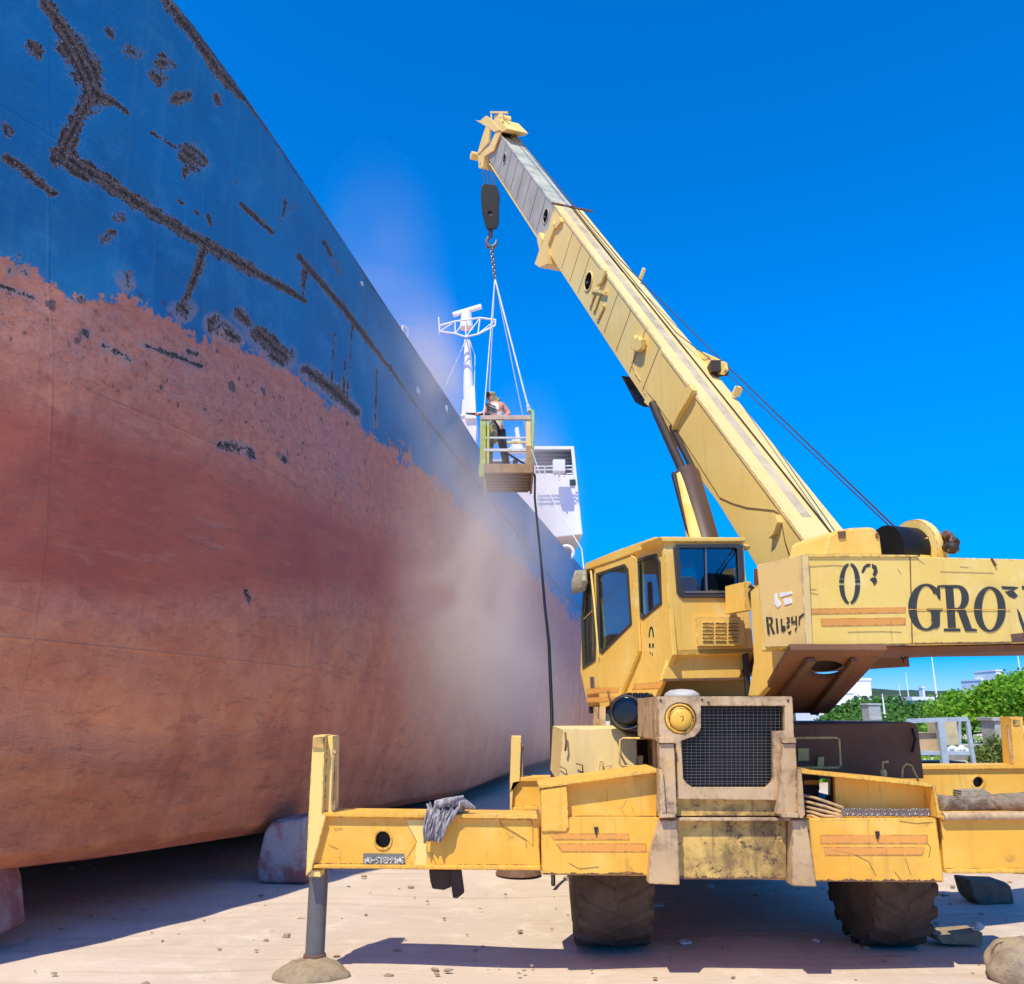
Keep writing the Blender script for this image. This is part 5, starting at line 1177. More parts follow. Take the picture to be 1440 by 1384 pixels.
for z_ in (P(700, 633, YN).z, P(700, 617, YN).z+.02):
    mb = MB(); mb.bar((x0, YN+.01, z_), (x1-.05, YN+.01, z_), .035 if z_ > mz else .05); mb.bar((x0, YFb-.05, z_), (x1-.05, YFb-.05, z_), .035); mb.bar((x0, YN, z_), (x0, YFb, z_), .03); mb.bar((x1-.04, YN, z_), (x1-.04, YFb, z_), .03); part('mid_rail', mb, 'whiterope', bk)
mb = MB(); mb.box((x1-.10, YN-.035, bz-.1), (x1+.03, YN+.03, bz+.35)); part('kick_board', mb, plain('timber_edge2', (.48, .28, .14), .8, 0, .35, 10), bk, .004)
mb = MB(); mb.box((x0+.1, YN+.8, bz-.05), (x0+.5, YN+1.2, bz+.28)); mb.box((x0+.55, YN+.7, bz-.05), (x1-.25, YN+1.1, bz+.3)); part('tool_box', mb, plain('canvas_bag', (.28, .27, .26), .9), bk, .03)
mb = MB(); mb.tube([Vector((x0-.02, YN+.1, bz-.2)), Vector((x0-.0, YN+.1, bz-.5)), Vector((x0+.0, YN+.12, bz-.62))], [.03, .025, .01], 6); part('hanging_rag', mb, 'neon', bk)
# chain and slings
chn = MB(); ch0 = Fh.hit(691, 346); ch1 = Fh.hit(696, 392)
nL = 12
for k in range(nL):
    c = ch0.lerp(ch1, (k+.5)/nL); a = k*math.pi/2+.4
    ring = [c+Vector((.035*math.cos(t)*math.cos(a), .035*math.cos(t)*math.sin(a), .055*math.sin(t))) for t in np.linspace(0, 2*math.pi, 11)]
    chn.tube(ring, .014, 5, False)
part('chain', chn, 'steel', bk)
pk = ch1
sl = [((x0-.02, YN+.05, tz+.05), .013), ((x1-.02, YN+.02, tz+.10), .018), ((x0+.0, YFb-.05, tz+.02), .010), ((x1-.03, YFb-.05, tz+.02), .010)]
for e, r_ in sl: mb = MB(); mb.tube([pk, Vector(e)], r_, 6); part('sling_rope', mb, 'whiterope', bk)
mb = MB()
for k in range(5):
    c = Vector((x1-.02, YN+.02, tz+.12)).lerp(pk, .012*k+.01); mb.blob(c, (.05-.006*k, .05, .04), k, 1, .4)
part('rope_knot', mb, 'whiterope', bk)
mb = MB(); c = Vector((x1+.0, YN, tz+.02)); mb.tube([c+Vector((-.05,0,.14)), c+Vector((.03,0,.12)), c+Vector((.045,0,-.1)), c+Vector((.03,0,-.6)), c+Vector((.02,0,-.95))], [.035,.04,.035,.03,.03], 8); part('webbing', mb, plain('green_webbing', (.42, .62, .28), .8), bk)
# ------------------------------------------------------------------ person
def skin_body(name, pts, edges, mat, parent, root=0, sub=2):
    me = bpy.data.meshes.new(name); o0 = Vector(parent['_o'])
    me.from_pydata([tuple(Vector(p[:3])-o0) for p in pts], edges, [])
    o = bpy.data.objects.new(name, me); col.objects.link(o); o.parent = parent; o['_o'] = parent['_o']
    md = o.modifiers.new('skin', 'SKIN'); md.use_smooth_shade = True
    for i, p in enumerate(pts):
        r_ = p[3]; o.data.skin_vertices[0].data[i].radius = (r_ if not isinstance(r_, tuple) else r_[0], r_ if not isinstance(r_, tuple) else r_[1])
    o.data.skin_vertices[0].data[root].use_root = True
    s_ = o.modifiers.new('sub', 'SUBSURF'); s_.levels = sub; s_.render_levels = sub
    me.materials.append(M[mat] if isinstance(mat, str) else mat); return o
def chain_edges(*chs):
    e = []
    for c_ in chs: e += list(zip(c_[:-1], c_[1:]))
    return e
px0 = P(697, 620, 16.2).x; py0 = 16.2; fz = bz-.06
H_ = 1.68
def pp(x, y, z, r_): return (px0+x, py0+y, fz+z, r_)
person = thing('person', (px0, py0, fz), 'worker standing in the hanging basket in hood, pale vest and dark trousers', 'person')
skinm = plain('sunburnt_skin', (.66, .30, .20), .6); vest = plain('white_vest', (.84, .80, .72), .85, 0, .2, 30); trous = plain('dark_trousers', (.045, .04, .042), .8, 0, .3, 20); khaki = plain('khaki_hood', (.42, .34, .17), .9, 0, .3, 30)
body = [pp(0,0,.92,.14), pp(0,.0,1.08,.135), pp(-.01,0,1.25,.155), pp(-.02,0,1.38,.15), pp(-.06,-.01,1.47,.06), pp(-.09,-.02,1.56,.085), pp(-.10,-.02,1.64,.09),
 pp(-.17,-.02,1.38,.062), pp(-.23,-.12,1.18,.05), pp(-.28,-.26,1.10,.040), pp(-.30,-.32,1.09,.036),
 pp(.15,.0,1.38,.072), pp(.27,-.02,1.20,.058), pp(.14,-.20,1.06,.045), pp(.02,-.28,1.08,.038),
 pp(-.09,0,.84,.095), pp(-.12,-.05,.48,.065), pp(-.13,.02,.09,.045), pp(-.14,-.12,.04,.042),
 pp(.09,0,.84,.095), pp(.15,-.04,.48,.065), pp(.22,.05,.09,.045), pp(.22,-.09,.04,.042)]
ed = chain_edges((0,1,2,3,4,5,6), (3,7,8,9,10), (3,11,12,13,14), (0,15,16,17,18), (0,19,20,21,22))
skin_body('body', body, ed, skinm, person)
# five-fingered hands as short chains
def hand(o, d, side):
    o = Vector(o[:3]); d = Vector(d).normalized(); u = Vector((0, 0, 1)); s2 = d.cross(u).normalized()
    pts = [(*o, .030), (*(o+d*.06), .034)]; e = [(0, 1)]
    for k, (off, ln) in enumerate(((-.03,.06), (-.01,.07), (.012,.068), (.032,.052))):
        b = o+d*.09+s2*off; m_ = b+d*ln*.55-u*.012; t_ = b+d*ln*.8-u*.05; i = len(pts); pts += [(*b, .011), (*m_, .010), (*t_, .009)]; e += [(1, i), (i, i+1), (i+1, i+2)]
    b = o+d*.04+s2*.04*side; t_ = b+s2*.03*side+d*.03-u*.03; i = len(pts); pts += [(*b, .013), (*t_, .010)]; e += [(0, i), (i, i+1)]
    skin_body('hand', pts, e, skinm, person, 0, 1)
hand(body[10], (-.5,-.9,-.1), 1); hand(body[14], (-.9,-.4,.0), -1)
leg = [pp(0,.01,.95,.155), pp(-.10,0,.82,.115), pp(-.125,-.05,.48,.085), pp(-.13,.02,.14,.075), pp(.10,0,.82,.115), pp(.155,-.04,.48,.085), pp(.22,.05,.14,.075)]
skin_body('trousers', leg, [(0,1),(1,2),(2,3),(0,4),(4,5),(5,6)], trous, person)
vs_ = [pp(0,0,.80,(.185,.15)), pp(0,0,1.0,(.165,.14)), pp(-.01,0,1.2,(.18,.15)), pp(-.02,0,1.36,(.185,.15)), pp(-.05,0,1.45,(.10,.09))]
skin_body('vest', vs_, [(0,1),(1,2),(2,3),(3,4)], vest, person)
ap_ = [pp(-.06,-.14,.95,.07), pp(-.03,-.16,.75,.08), pp(-.0,-.15,.55,.06)]; skin_body('apron', ap_, [(0,1),(1,2)], khaki, person)
hd = [pp(-.07,.0,1.50,.10), pp(-.10,-.01,1.60,.125), pp(-.11,-.0,1.68,.10), pp(-.02,.03,1.46,.12)]; skin_body('hood', hd, [(3,0),(0,1),(1,2)], khaki, person)
mb = MB(); mb.blob(Vector(pp(-.17,-.10,1.59,0)[:3]), (.06,.05,.055), 2, 2, .1); part('visor', mb, 'dglass', person)
mb = MB()
for k in range(3): mb.tube([Vector(pp(-.22,-.06,1.42-k*.05,0)[:3]), Vector(pp(-.12,-.17,1.36-k*.05,0)[:3]), Vector(pp(-.0,-.16,1.30-k*.05,0)[:3])], .016, 6)
part('stripe_band', mb, plain('blue_grey_band', (.10, .14, .17), .8), person)
for sx in (-.14, .22):
    mb = MB(); mb.blob(Vector(pp(sx, -.03 if sx > 0 else -.06, .045, 0)[:3]), (.055,.14,.05), 3, 2, .1); part('boot', mb, 'black', person)
# nozzle + hose
n0 = Vector(body[10][:3]); nd = Vector((-.75, -.5, -.12)).normalized()
nz_ = thing('blasting_nozzle', n0, 'blasting lance held against the hull by the worker in the basket', 'nozzle')
mb = MB(); mb.tube([n0-nd*.25, n0+nd*.05, n0+nd*.32], [.028, .03, .018], 10); part('lance', mb, 'dark', nz_)
mb = MB(); yb = YN+.1
mb.tube([n0-nd*.25, Vector((px0+.05, YN+.25, fz+.9)), Vector((px0+.2, YN+.2, fz+.35)), Vector((x1-.05, YN+.4, fz+.12)), Vector((x1+.08, YN+.3, fz-.1)), P(752, 700, 15.4), P(760, 780, 13.5), P(766, 850, 11.8), P(772, 905, 10.8), P(776, 1000, 9.9), G(778, 1245, .04)], .021, 8)
hose = mb.build('blast_hose', M['black']); tag(hose, 'black blasting hose dropping from the basket towards the crane', 'hose')
mb = MB(); pts = [Vector((x1, YN, bz+.3)), P(760, 668, 14.2), P(787, 722, 11.5), P(818, 772, 9.6), P(821, 800, 9.3)]; mb.tube(pts, .007, 5); tl = mb.build('tag_line', M['whiterope']); tag(tl, 'thin pale tag line slanting from the basket down to the cab roof', 'rope')
# ------------------------------------------------------------------ cloth on the beam
def cloth():
    c0_ = FO.hit(620, 1145); mb = MB(); nu, nv = 30, 36; vs = []; fs = []
    rr = np.random.default_rng(5)
    for i in range(nu+1):
        for j in range(nv+1):
            u, v = i/nu-.5, j/nv     # u across, v from back top over the edge and down
            wdt = .115*(1.25-.75*v) 
            fold = .012*math.sin(u*26+v*3)+.008*math.sin(u*47-v*9)+.005*math.sin(v*22+u*8)
            x = u*2*wdt+.02*math.sin(v*5)-.055*v
            if v < .45:
                y = .16-.20*(v/.45); z = .045+fold*1.6+.02*math.sin(v*9+u*6)
            else:
                k = (v-.45)/.55; y = -.045-.02*math.sin(k*3)-abs(fold)*1.3; z = .045-.20*k+fold*.6-.03*abs(u)*k
            vs.append(c0_+Vector((x+.03, y, z)))
    for i in range(nu):
        for j in range(nv): a = i*(nv+1)+j; fs.append((a, a+1, a+nv+2, a+nv+1))
    mb.add(vs, fs, True)
    mb.tube([c0_+Vector((.05,-.02,.06)), c0_+Vector((.13,-.01,.085)), c0_+Vector((.17,.0,.06)), c0_+Vector((.22,.02,.035))], [.025,.03,.025,.012], 8); mb.tube([c0_+Vector((-.03,-.03,.06)), c0_+Vector((.05,-.05,.085)), c0_+Vector((.15,-.03,.115))], [.03,.025,.006], 8)
    m = NT('grey_rag', .95); k = m.ss(m.noise(60, 3, .6, vec=m.mapp((1, 1, .15))), .4, .6); m.base(m.mix(k, (.20, .17, .17), (.40, .36, .36))); m.normal(m.bump(m.noise(60, 5), .5, .004))
    o = mb.build('rag', m.m); so = o.modifiers.new('solid', 'SOLIDIFY'); so.thickness = .006
    tag(o, 'crumpled grey cloth draped over the near left outrigger beam', 'cloth')
cloth()
# ------------------------------------------------------------------ keel blocks
def conc(name, c, c2, sc=3):
    n = NT(name, .9); a = n.noise(sc, 8, .7, dist=.4); b = n.noise(sc*9, 6, .75)
    n.base(n.mix(n.ss(a, .42, .58), c, c2)); n.normal(n.bump(n.math('ADD', a, n.math('MULTIPLY', b, .5)), .6, .03)); return n.m
concm = conc('painted_concrete', (.34, .33, .34), (.27, .10, .09), 1.6); concr = conc('red_concrete', (.26, .10, .09), (.33, .22, .20), 3)
def kblock(F, outline, t, mat, label):
    mb = MB(); mb.plate(F, outline, t=t); o = mb.build('keel_block', mat, None, .03); tag(o, label, 'concrete block', 'concrete blocks under the hull'); return o
kblock(yplane(9.0), [(380,1157),(420,1152),(430,1148),(432,1243),(363,1242),(361,1215),(371,1172)], .6, concm, 'grey and red concrete block under the hull just left of the outrigger post')
kblock(yplane(6.45), [(-120,1209),(-46,1208),(-34,1216),(-24,1250),(-18,1322),(-30,1328),(-120,1330)], .5, concr, 'dull red rounded concrete block at the left edge of the ground')
kblock(yplane(13.6), [(508,1120),(528,1122),(530,1160),(507,1160)], .5, concm, 'small pale block deep under the hull behind the outrigger beam')
for k, (x, y) in enumerate(((-6.2, 10.5), (-5.2, 14.5), (-3.0, 17.5))):
    mb = MB(); mb.box((x-.5, y-.4, 0), (x+.5, y+.4, .42)); mb.box((x-.4, y-.35, .42), (x+.4, y+.35, .5)); o = mb.build('keel_block', concm, None, .03)
    tag(o, ('dark stacked block in the shadow under the bow', 'dark stacked block in the deep shadow amidships under the keel', 'dark stacked block farthest under the keel')[k], 'concrete block', 'concrete blocks under the hull')
# ------------------------------------------------------------------ rocks and litter
def rockm(name, a, b, hol=0):
    n = NT(name, .95); k = n.noise(9, 9, .75, dist=.5); f = n.noise(45, 6, .8); c = n.mix(n.ss(k, .4, .62), a, b); c = n.mix(n.ss(f, .6, .68, 0, .7), c, (.12, .08, .05))
    if hol: c = n.mix(n.ss(n.noise(5, 6, .7, dist=.8), .56, .60), c, (.03, .022, .018))
    n.base(c); n.normal(n.bump(n.math('ADD', k, n.math('MULTIPLY', f, .5)), .9, .03)); return n.m
rk = rockm('sandstone', (.48, .36, .22), (.36, .26, .16)); rd = rockm('dark_stone', (.16, .12, .08), (.22, .17, .11))
def rock(name, c, r, seed, m, label, cat='rock', amp=.25, flat=None, rz=0):
    mb = MB(); mb.blob((0, 0, 0), r, seed, 4, amp, flat); mm = Matrix.Rotation(rz, 3, 'Z'); mb.v = [tuple(mm @ Vector(v)+Vector(c)) for v in mb.v]
    o = mb.build(name, m); 
    t_ = bpy.data.textures.new('rocktex', 'CLOUDS'); t_.noise_scale = .09; d = o.modifiers.new('d', 'DISPLACE'); d.texture = t_; d.strength = .05; d.mid_level = .5
    tag(o, label, cat); return o
g = G(445, 1375); rock('footing_stone', (g.x-.02, 6.02, .03), (.235, .19, .075), 3, rk, 'flat sandy stone pad under the near left jack foot', amp=.12)
g = G(1412, 1372); rock('boulder', (g.x+.05, 5.95, .09), (.235, .18, .165), 9, rockm('stained_sandstone', (.50, .38, .24), (.36, .26, .17), 1), 'rounded sandstone boulder with black stains at the lower right', amp=.16)
mb = MB(); Fq = yplane(8.17); mb.plate(Fq, [(1363,1238),(1382,1240),(1415,1241),(1422,1246),(1427,1272),(1378,1273),(1370,1262)], t=.3); o = mb.build('broken_block', rd, None, .02); tag(o, 'dark broken concrete block on the ground under the right outrigger', 'block')
mb = MB(); g = G(1345, 1330); mb.plate(Frame((0, 6.75, 0), (1, 0, 0), (0, -1, 0)), [(1316,1316),(1383,1311),(1383,1330),(1325,1328)], t=.22); o = mb.build('kerb_slab', rk, None, .015); tag(o, 'pale flat stone slab lying beside the boulder', 'slab')
mb = MB(); g = P(1378, 1307, 6.8); mb.blob(g+Vector((0,0,.02)), (.03, .03, .022), 3, 2, .5); mb.blob(g+Vector((-.035,0,.0)), (.03, .02, .008), 4, 2, .4); o = mb.build('paper_scrap', M['whiterope']); tag(o, 'crumpled white paper scrap lying by the pale stone slab', 'litter')
for i, (x, y) in enumerate(((923,1273),(962,1324),(998,1246),(1148,1323))):
    g = G(x, y, .02); mb = MB(); mb.blob(g, (.06-.01*i, .05, .012), i+3, 2, .5); o = mb.build('paper_scrap', M['whiterope']); tag(o, ('flat white scrap in the shade beside the left tyre', 'small white scrap in the shade nearest the camera', 'tiny white scrap in the dark right under the end frame', 'tiny pale scrap in the shade towards the right tyre')[i], 'litter', 'white scraps on the ground')
rr = random.Random(11)
mb = MB()
for k in range(420):
    y = rr.uniform(5.2, 13); x = rr.uniform(-.62, .62)*y; s_ = rr.choice((.006, .01, .012, .02)); mb.blob((x, y, s_*.3+.01), (s_*rr.uniform(.8, 1.8), s_*rr.uniform(.7, 1.3), s_*.6), k, 1, .5)
o = mb.build('gravel', rk); tag(o, 'small stones scattered over the sand', kind='stuff')
# rolled tarp on right outrigger
mb = MB(); Ft = yplane(6.25); pts = []; rad = []
for k in range(60):
    u = k/59; x = 1318+u*240; pts.append(Ft.hit(x, 1131+3*math.sin(u*9))+Vector((0, .05*math.sin(u*7), 0))); rad.append(.060+.005*math.sin(u*17)+.003*math.sin(u*53)+.002*math.sin(u*90))
mb.tube(pts, rad, 14); tp = NT('tarpaulin_canvas', .95); kk = tp.noise(6, 8, .75, dist=1.0); tp.base(tp.mix(tp.ss(kk, .42, .6), (.30, .23, .17), (.12, .085, .06))); tp.normal(tp.bump(kk, .8, .03))
o = mb.build('tarpaulin_roll', tp.m); tag(o, 'long rolled brown tarpaulin resting along the right outrigger beam', 'tarpaulin')
mb = MB(); Ft2 = yplane(6.32)
for k in range(3): mb.plate(Ft2, [(1352+k*2,1119-k*3),(1396-k*3,1117-k*3),(1397-k*2,1120.5-k*3),(1353+k*2,1122-k*3)], t=.12, c=-.02*k)
o = mb.build('folded_sacking', plain('sacking', (.42, .34, .24), .95, 0, .4, 30)); tag(o, 'folded sacking lying on the brown tarpaulin roll', 'sack')
# ------------------------------------------------------------------ rack beyond the crane
Fk = yplane(12.5); bl = plain('blue_grey_rack_paint', (.42, .50, .58), .5, 0, .3, 12)
rkk = thing('storage_rack', Fk.hit(1330, 1100), 'pale blue metal rack full of odds and ends behind the crane', 'rack')
base_z = 0
mb = MB()
def bb(F, a, b, w_=.05): mb.bar(F.hit(*a), F.hit(*b), w_)
FkB = yplane(13.3)
bb(Fk, (1275,1014), (1360,1011), .06); part('frame_bar', mb, bl, rkk); mb = MB(); bb(FkB, (1285,1013), (1350,1011), .05); part('frame_bar', mb, bl, rkk)
mb = MB(); a = Fk.hit(1321,1012); mb.bar(a, Fk.hit(1329,1078), .09); mb.bar(Fk.hit(1329,1078), Vector((Fk.hit(1329,1078).x, 12.5, 0)), .09); part('post', mb, bl, rkk, .004)
mb = MB(); mb.bar(Fk.hit(1277,1014), Vector((Fk.hit(1277,1014).x, 12.5, 0)), .07); part('post', mb, bl, rkk)
mb = MB(); q1 = Fk.hit(1367,1060); mb.bar(Fk.hit(1360,1012), q1, .05); mb.bar(q1, Vector((q1.x+.05, 12.5, 0)), .05); mb.bar(FkB.hit(1349,1012), FkB.hit(1349,1058), .04); part('post', mb, bl, rkk)
mb = MB(); mb.box((Fk.hit(1277,1058).x, 12.5, Fk.hit(1300,1059).z-.03), (Fk.hit(1366,1058).x, 13.3, Fk.hit(1300,1059).z+.02)); part('shelf', mb, bl, rkk, .004)
zs2 = Fk.hit(1300,1059).z+.02
mb = MB(); mb.box((P(1292,1050,12.6).x, 12.6, zs2), (P(1319,1050,12.6).x, 13.1, zs2+.25)); o = mb.build('carton', plain('cardboard', (.62, .42, .24), .9), None, .004); tag(o, 'open brown carton on the left of the blue rack shelf', 'carton')
mb = MB(); mb.box((P(1330,1050,12.7).x, 12.75, zs2), (P(1352,1050,12.7).x, 13.2, zs2+.42)); o = mb.build('carton', plain('ply', (.62, .52, .32), .9, 0, .3, 8), None, .004); tag(o, 'tall pale plywood box on the right of the blue rack shelf', 'box')
mb = MB()
for k in range(5): mb.blob(P(1332+k*7, 1055-2*(k % 2), 12.6), (.05, .05, .04), k, 2, .5)
o = mb.build('rag_heap', M['whiterope']); tag(o, 'white bundle of rags along the front of the rack shelf', 'rags')
mb = MB(); mb.box((P(1292,1075,12.7).x, 12.7, .6), (P(1360,1075,12.7).x, 13.2, .95)); o = mb.build('dark_crate', M['black'], None, .02); mb = MB(); tag(o, 'black crate stored under the blue rack shelf', 'crate')
# crate rests on a timber stand
mb = MB(); mb.box((P(1292,1075,12.7).x+.02, 12.72, 0), (P(1292,1075,12.7).x+.2, 13.18, .6)); mb.box((P(1360,1075,12.7).x-.2, 12.72, 0), (P(1360,1075,12.7).x-.02, 13.18, .6)); o = mb.build('crate_stand', M['wood'], None, .01); tag(o, 'pair of timber trestles under the black crate', 'stand')
# ------------------------------------------------------------------ vegetation
def leafmat(name, a, b, c):
    n = NT(name, .6, 0, .3); g_ = n.t.nodes.new('ShaderNodeNewGeometry'); r_ = g_.outputs['Random Per Island']
    k = n.mix(n.ss(n.noise(1.2, 4, .6), .35, .65), a, b); k = n.mix(n.ss(r_, .55, 1.0, 0, .8), k, c); n.base(k)
    tr = n.t.nodes.new('ShaderNodeBsdfTranslucent'); n.lk(k, tr.inputs['Color']); mx = n.t.nodes.new('ShaderNodeMixShader'); mx.inputs[0].default_value = .35
    out = n.t.nodes['Material Output']; n.lk(n.b.outputs[0], mx.inputs[1]); n.lk(tr.outputs[0], mx.inputs[2]); n.lk(mx.outputs[0], out.inputs['Surface']); return n.m
L1 = leafmat('bright_leaves', (.14, .34, .02), (.20, .42, .03), (.34, .52, .07)); L2 = leafmat('mid_leaves', (.13, .32, .015), (.19, .42, .02), (.34, .54, .05)); L3 = leafmat('dark_leaves', (.07, .19, .03), (.10, .25, .035), (.18, .30, .06)); L4 = leafmat('glossy_hedge_leaves', (.14, .20, .03), (.20, .26, .05), (.45, .48, .18))
barkm = plain('bark', (.16, .11, .07), .9, 0, .4, 14, .6)
def crown(c, r, n, leaf, seed, clumps=26):
    g_ = np.random.default_rng(seed); C_ = []
    for k in range(clumps):
        d = g_.normal(size=3); d /= np.linalg.norm(d); d[2] = abs(d[2])*.9-.15; C_.append((d*g_.uniform(.35, .85), g_.uniform(.22, .42)))
    vs = []; fs = []
    for k in range(n):
        q_, rad = C_[g_.integers(clumps)]; d = g_.normal(size=3); d /= np.linalg.norm(d); p = q_+d*rad*g_.uniform(.6, 1.08)
        p = np.array(c)+p*np.array(r); 
        if p[2] < .02: p[2] = .02+abs(g_.normal())*.1
        a = g_.normal(size=3); a /= np.linalg.norm(a); a[2] *= .6; b = np.cross(a, d+g_.normal(size=3)*.5); b /= (np.linalg.norm(b)+1e-6); l = leaf*g_.uniform(.6, 1.4)
        i = len(vs); vs += [tuple(p-a*l*.5), tuple(p+b*l*.3), tuple(p+a*l*.5), tuple(p-b*l*.3)]; fs.append((i, i+1, i+2, i+3))
    return vs, fs
def tree(name, loc, r, h, n, leaf, seed, mat, label, cat='tree', trunk=True, group=None, clumps=26):
    group = group or ('trees beyond the yard' if cat == 'tree' else 'bushes beyond the yard')
    t = thing(name, loc, label, cat, group); vs, fs = crown((loc[0], loc[1], loc[2]+h), r, n, leaf, seed, clumps); mb = MB(); mb.add(vs, fs); part('crown', mb, mat, t)
    rr = random.Random(seed); mb = MB(); lo = Vector(loc)
    tr = .035*r[2]+.03
    for k in range(5):
        e = lo+Vector((rr.uniform(-.6, .6)*r[0], rr.uniform(-.6, .6)*r[1], h+rr.uniform(-.2, .5)*r[2])); mb.tube([lo-Vector((0,0,.1)), lo+Vector((0,0,h*.45)), lo.lerp(e, .6)+Vector((0,0,.1*h)), e], [tr, tr*.75, tr*.4, tr*.12], 7)
    part('trunk', mb, barkm, t)
def on(px, Y): return (P(px, 1000, Y).x, Y, 0)
tree('hedge_bush', on(1394, 17), (.55, .55, .62), .62, 6500, .075, 1, L4, 'rounded hedge bush with yellow green leaves right of the rack', 'bush', group=None, clumps=40)
k_ = 0
for (x, Y, rx, ry, rz, h, n, lf, mt, lab) in (
 (1400, 42, 3.6, 3, 1.7, 1.6, 9000, .24, L2, 'broad bushy tree behind the rack with the tall white house above it'),
 (1455, 40, 3.2, 3, 2.1, 1.9, 9000, .24, L2, 'tallest bushy tree cut by the right edge of the picture'),
 (1362, 46, 2.2, 2, 1.3, 1.1, 6000, .22, L2, 'lower bushy tree at the left end of the right hand grove'),
 (1188, 26, 1.9, 1.5, .85, .55, 7000, .15, L1, 'bright green bush seen just under the sloping crane tail'),
 (1160, 22, 1.4, 1.2, .45, .45, 4500, .13, L1, 'bright green bush low behind the crane turntable'),
 (1262, 34, 1.9, 1.5, .75, .55, 5000, .17, L1, 'bright green bush right of the grey cabinet'),
 (1292, 48, 1.6, 1.5, .6, .45, 3500, .2, L2, 'small bush in front of the low white sheds'),
 (1322, 52, 2.6, 1.5, .9, .6, 4200, .22, L2, 'wide bush between the low sheds and the grove'),
 (1225, 44, 2.4, 1.5, 1.0, .8, 4200, .22, L3, 'dark bush beyond the grey cabinet'),
 (1302, 20, 1.1, .8, .30, .22, 3500, .09, L4, 'flowering scrub seen through the blue rack'),
 (1205, 60, 3, 2, 1.7, 1.1, 4200, .3, L3, 'dark tree in front of the white block on the skyline'),
 (1258, 75, 4.5, 3, 1.9, 1.4, 4800, .38, L3, 'dark tree on the skyline left of the tall mast')):
    tree('bush' if rz < 1 else 'bushy_tree', on(x, Y), (rx, ry, rz), h, n, lf, 20+k_, mt, lab, 'bush' if rz < 1 else 'tree'); k_ += 1
# grass tufts over the near green
g_ = np.random.default_rng(8); vs = []; fs = []
for k in range(9000):
    y = g_.uniform(21, 60)**1.0; x = y*g_.uniform(.33, .68); hgt = g_.uniform(.05, .22); a = g_.uniform(0, 6.28); i = len(vs); dx, dy = math.cos(a)*.05, math.sin(a)*.05
    vs += [(x-dx, y-dy, 0), (x+dx, y+dy, 0), (x+g_.normal()*.05, y, hgt)]; fs.append((i, i+1, i+2))
mb = MB(); mb.add(vs, fs); o = mb.build('grass', L1); tag(o, 'tufts of bright grass beyond the yard', kind='stuff')
# hill line
def hillm():
    n = NT('wooded_hill', .95); n.base(n.mix(n.ss(n.noise(.12, 8, .75), .4, .6), (.035, .075, .03), (.08, .13, .05))); n.normal(n.bump(n.noise(.3, 8, .8), 1, 1.5)); return n.m
vs = []; fs = []; NX, NY = 120, 14
for i in range(NX+1):
    for j in range(NY+1):
        x = -60+i*3.2; y = 150+j*14; e = math.sin(math.pi*j/NY)
        z = e*(4.6+2.2*math.sin(x*.021+.3)+1.4*math.sin(x*.06+j*.4)+.7*math.sin(x*.31+j)) *(.55+.45*min(1, max(0, (x+10)/110)))-.05
        vs.append((x, y, z))
for i in range(NX):
    for j in range(NY): a = i*(NY+1)+j; fs.append((a, a+NY+1, a+NY+2, a+1))
mb = MB(); mb.add(vs, fs, True); o = mb.build('hills', hillm()); tag(o, 'low wooded hills on the skyline', kind='structure')
# distant buildings
def house(px0_, px1_, pyt, Y, label, wins=3, name='house', roof=.3, pyb=1003, depth=6, mat='white'):
    a, b = P(px0_, pyt, Y), P(px1_, pyt, Y); h_ = a.z; t = thing(name, ((a.x+b.x)/2, Y+depth/2, 0), label, 'building', 'distant white buildings')
    mb = MB(); mb.box((a.x, Y, 0), (b.x, Y+depth, h_)); part('wall', mb, mat, t)
    mb = MB(); mb.box((a.x-.1, Y-.1, h_), (b.x+.1, Y+depth+.1, h_+roof)); part('roof', mb, 'boomtop' if mat != 'white' else 'white', t)
    nf = max(1, int(h_//3.2)); wd = (b.x-a.x)/(wins*2+1)
    for f_ in range(nf):
        for k in range(wins):
            mb = MB(); xx = a.x+wd*(2*k+1); zz = h_-(f_+.75)*h_/nf; mb.box((xx, Y-.02, zz), (xx+wd, Y+.1, zz+h_/nf*.4)); part('window', mb, 'dglass', t)
house(1162, 1224, 957, 110, 'large pale block on the skyline under the crane tail', 4, depth=10)
house(1150, 1200, 975, 95, 'lower pale building in front of the large skyline block', 3, depth=8)
house(1284, 1312, 985, 75, 'long low white shed with a flat roof beyond the scrub', 4)
house(1400, 1409, 944, 170, 'white tower house rising behind the grove', 2, depth=8)
house(1380, 1416, 957, 175, 'pale terraced building behind the grove', 5, depth=8)
house(1297, 1300, 968, 160, 'thin white chimney tower on the hill', 1, name='tower', depth=1.5)
mb = MB(); g = on(1229, 24); a, b = P(1221, 992, 24), P(1238, 992, 24); mb.box((a.x, 24, 0), (b.x, 24.5, a.z)); mb.box((a.x-.03, 23.97, a.z), (b.x+.03, 24.53, a.z+.05)); mb.box((a.x, 23.96, a.z-.4), (b.x, 23.995, a.z-.30)); o = mb.build('cabinet', plain('grey_cabinet', (.45, .47, .47), .6), None, .02); tag(o, 'grey metal cabinet standing among the bushes', 'cabinet')
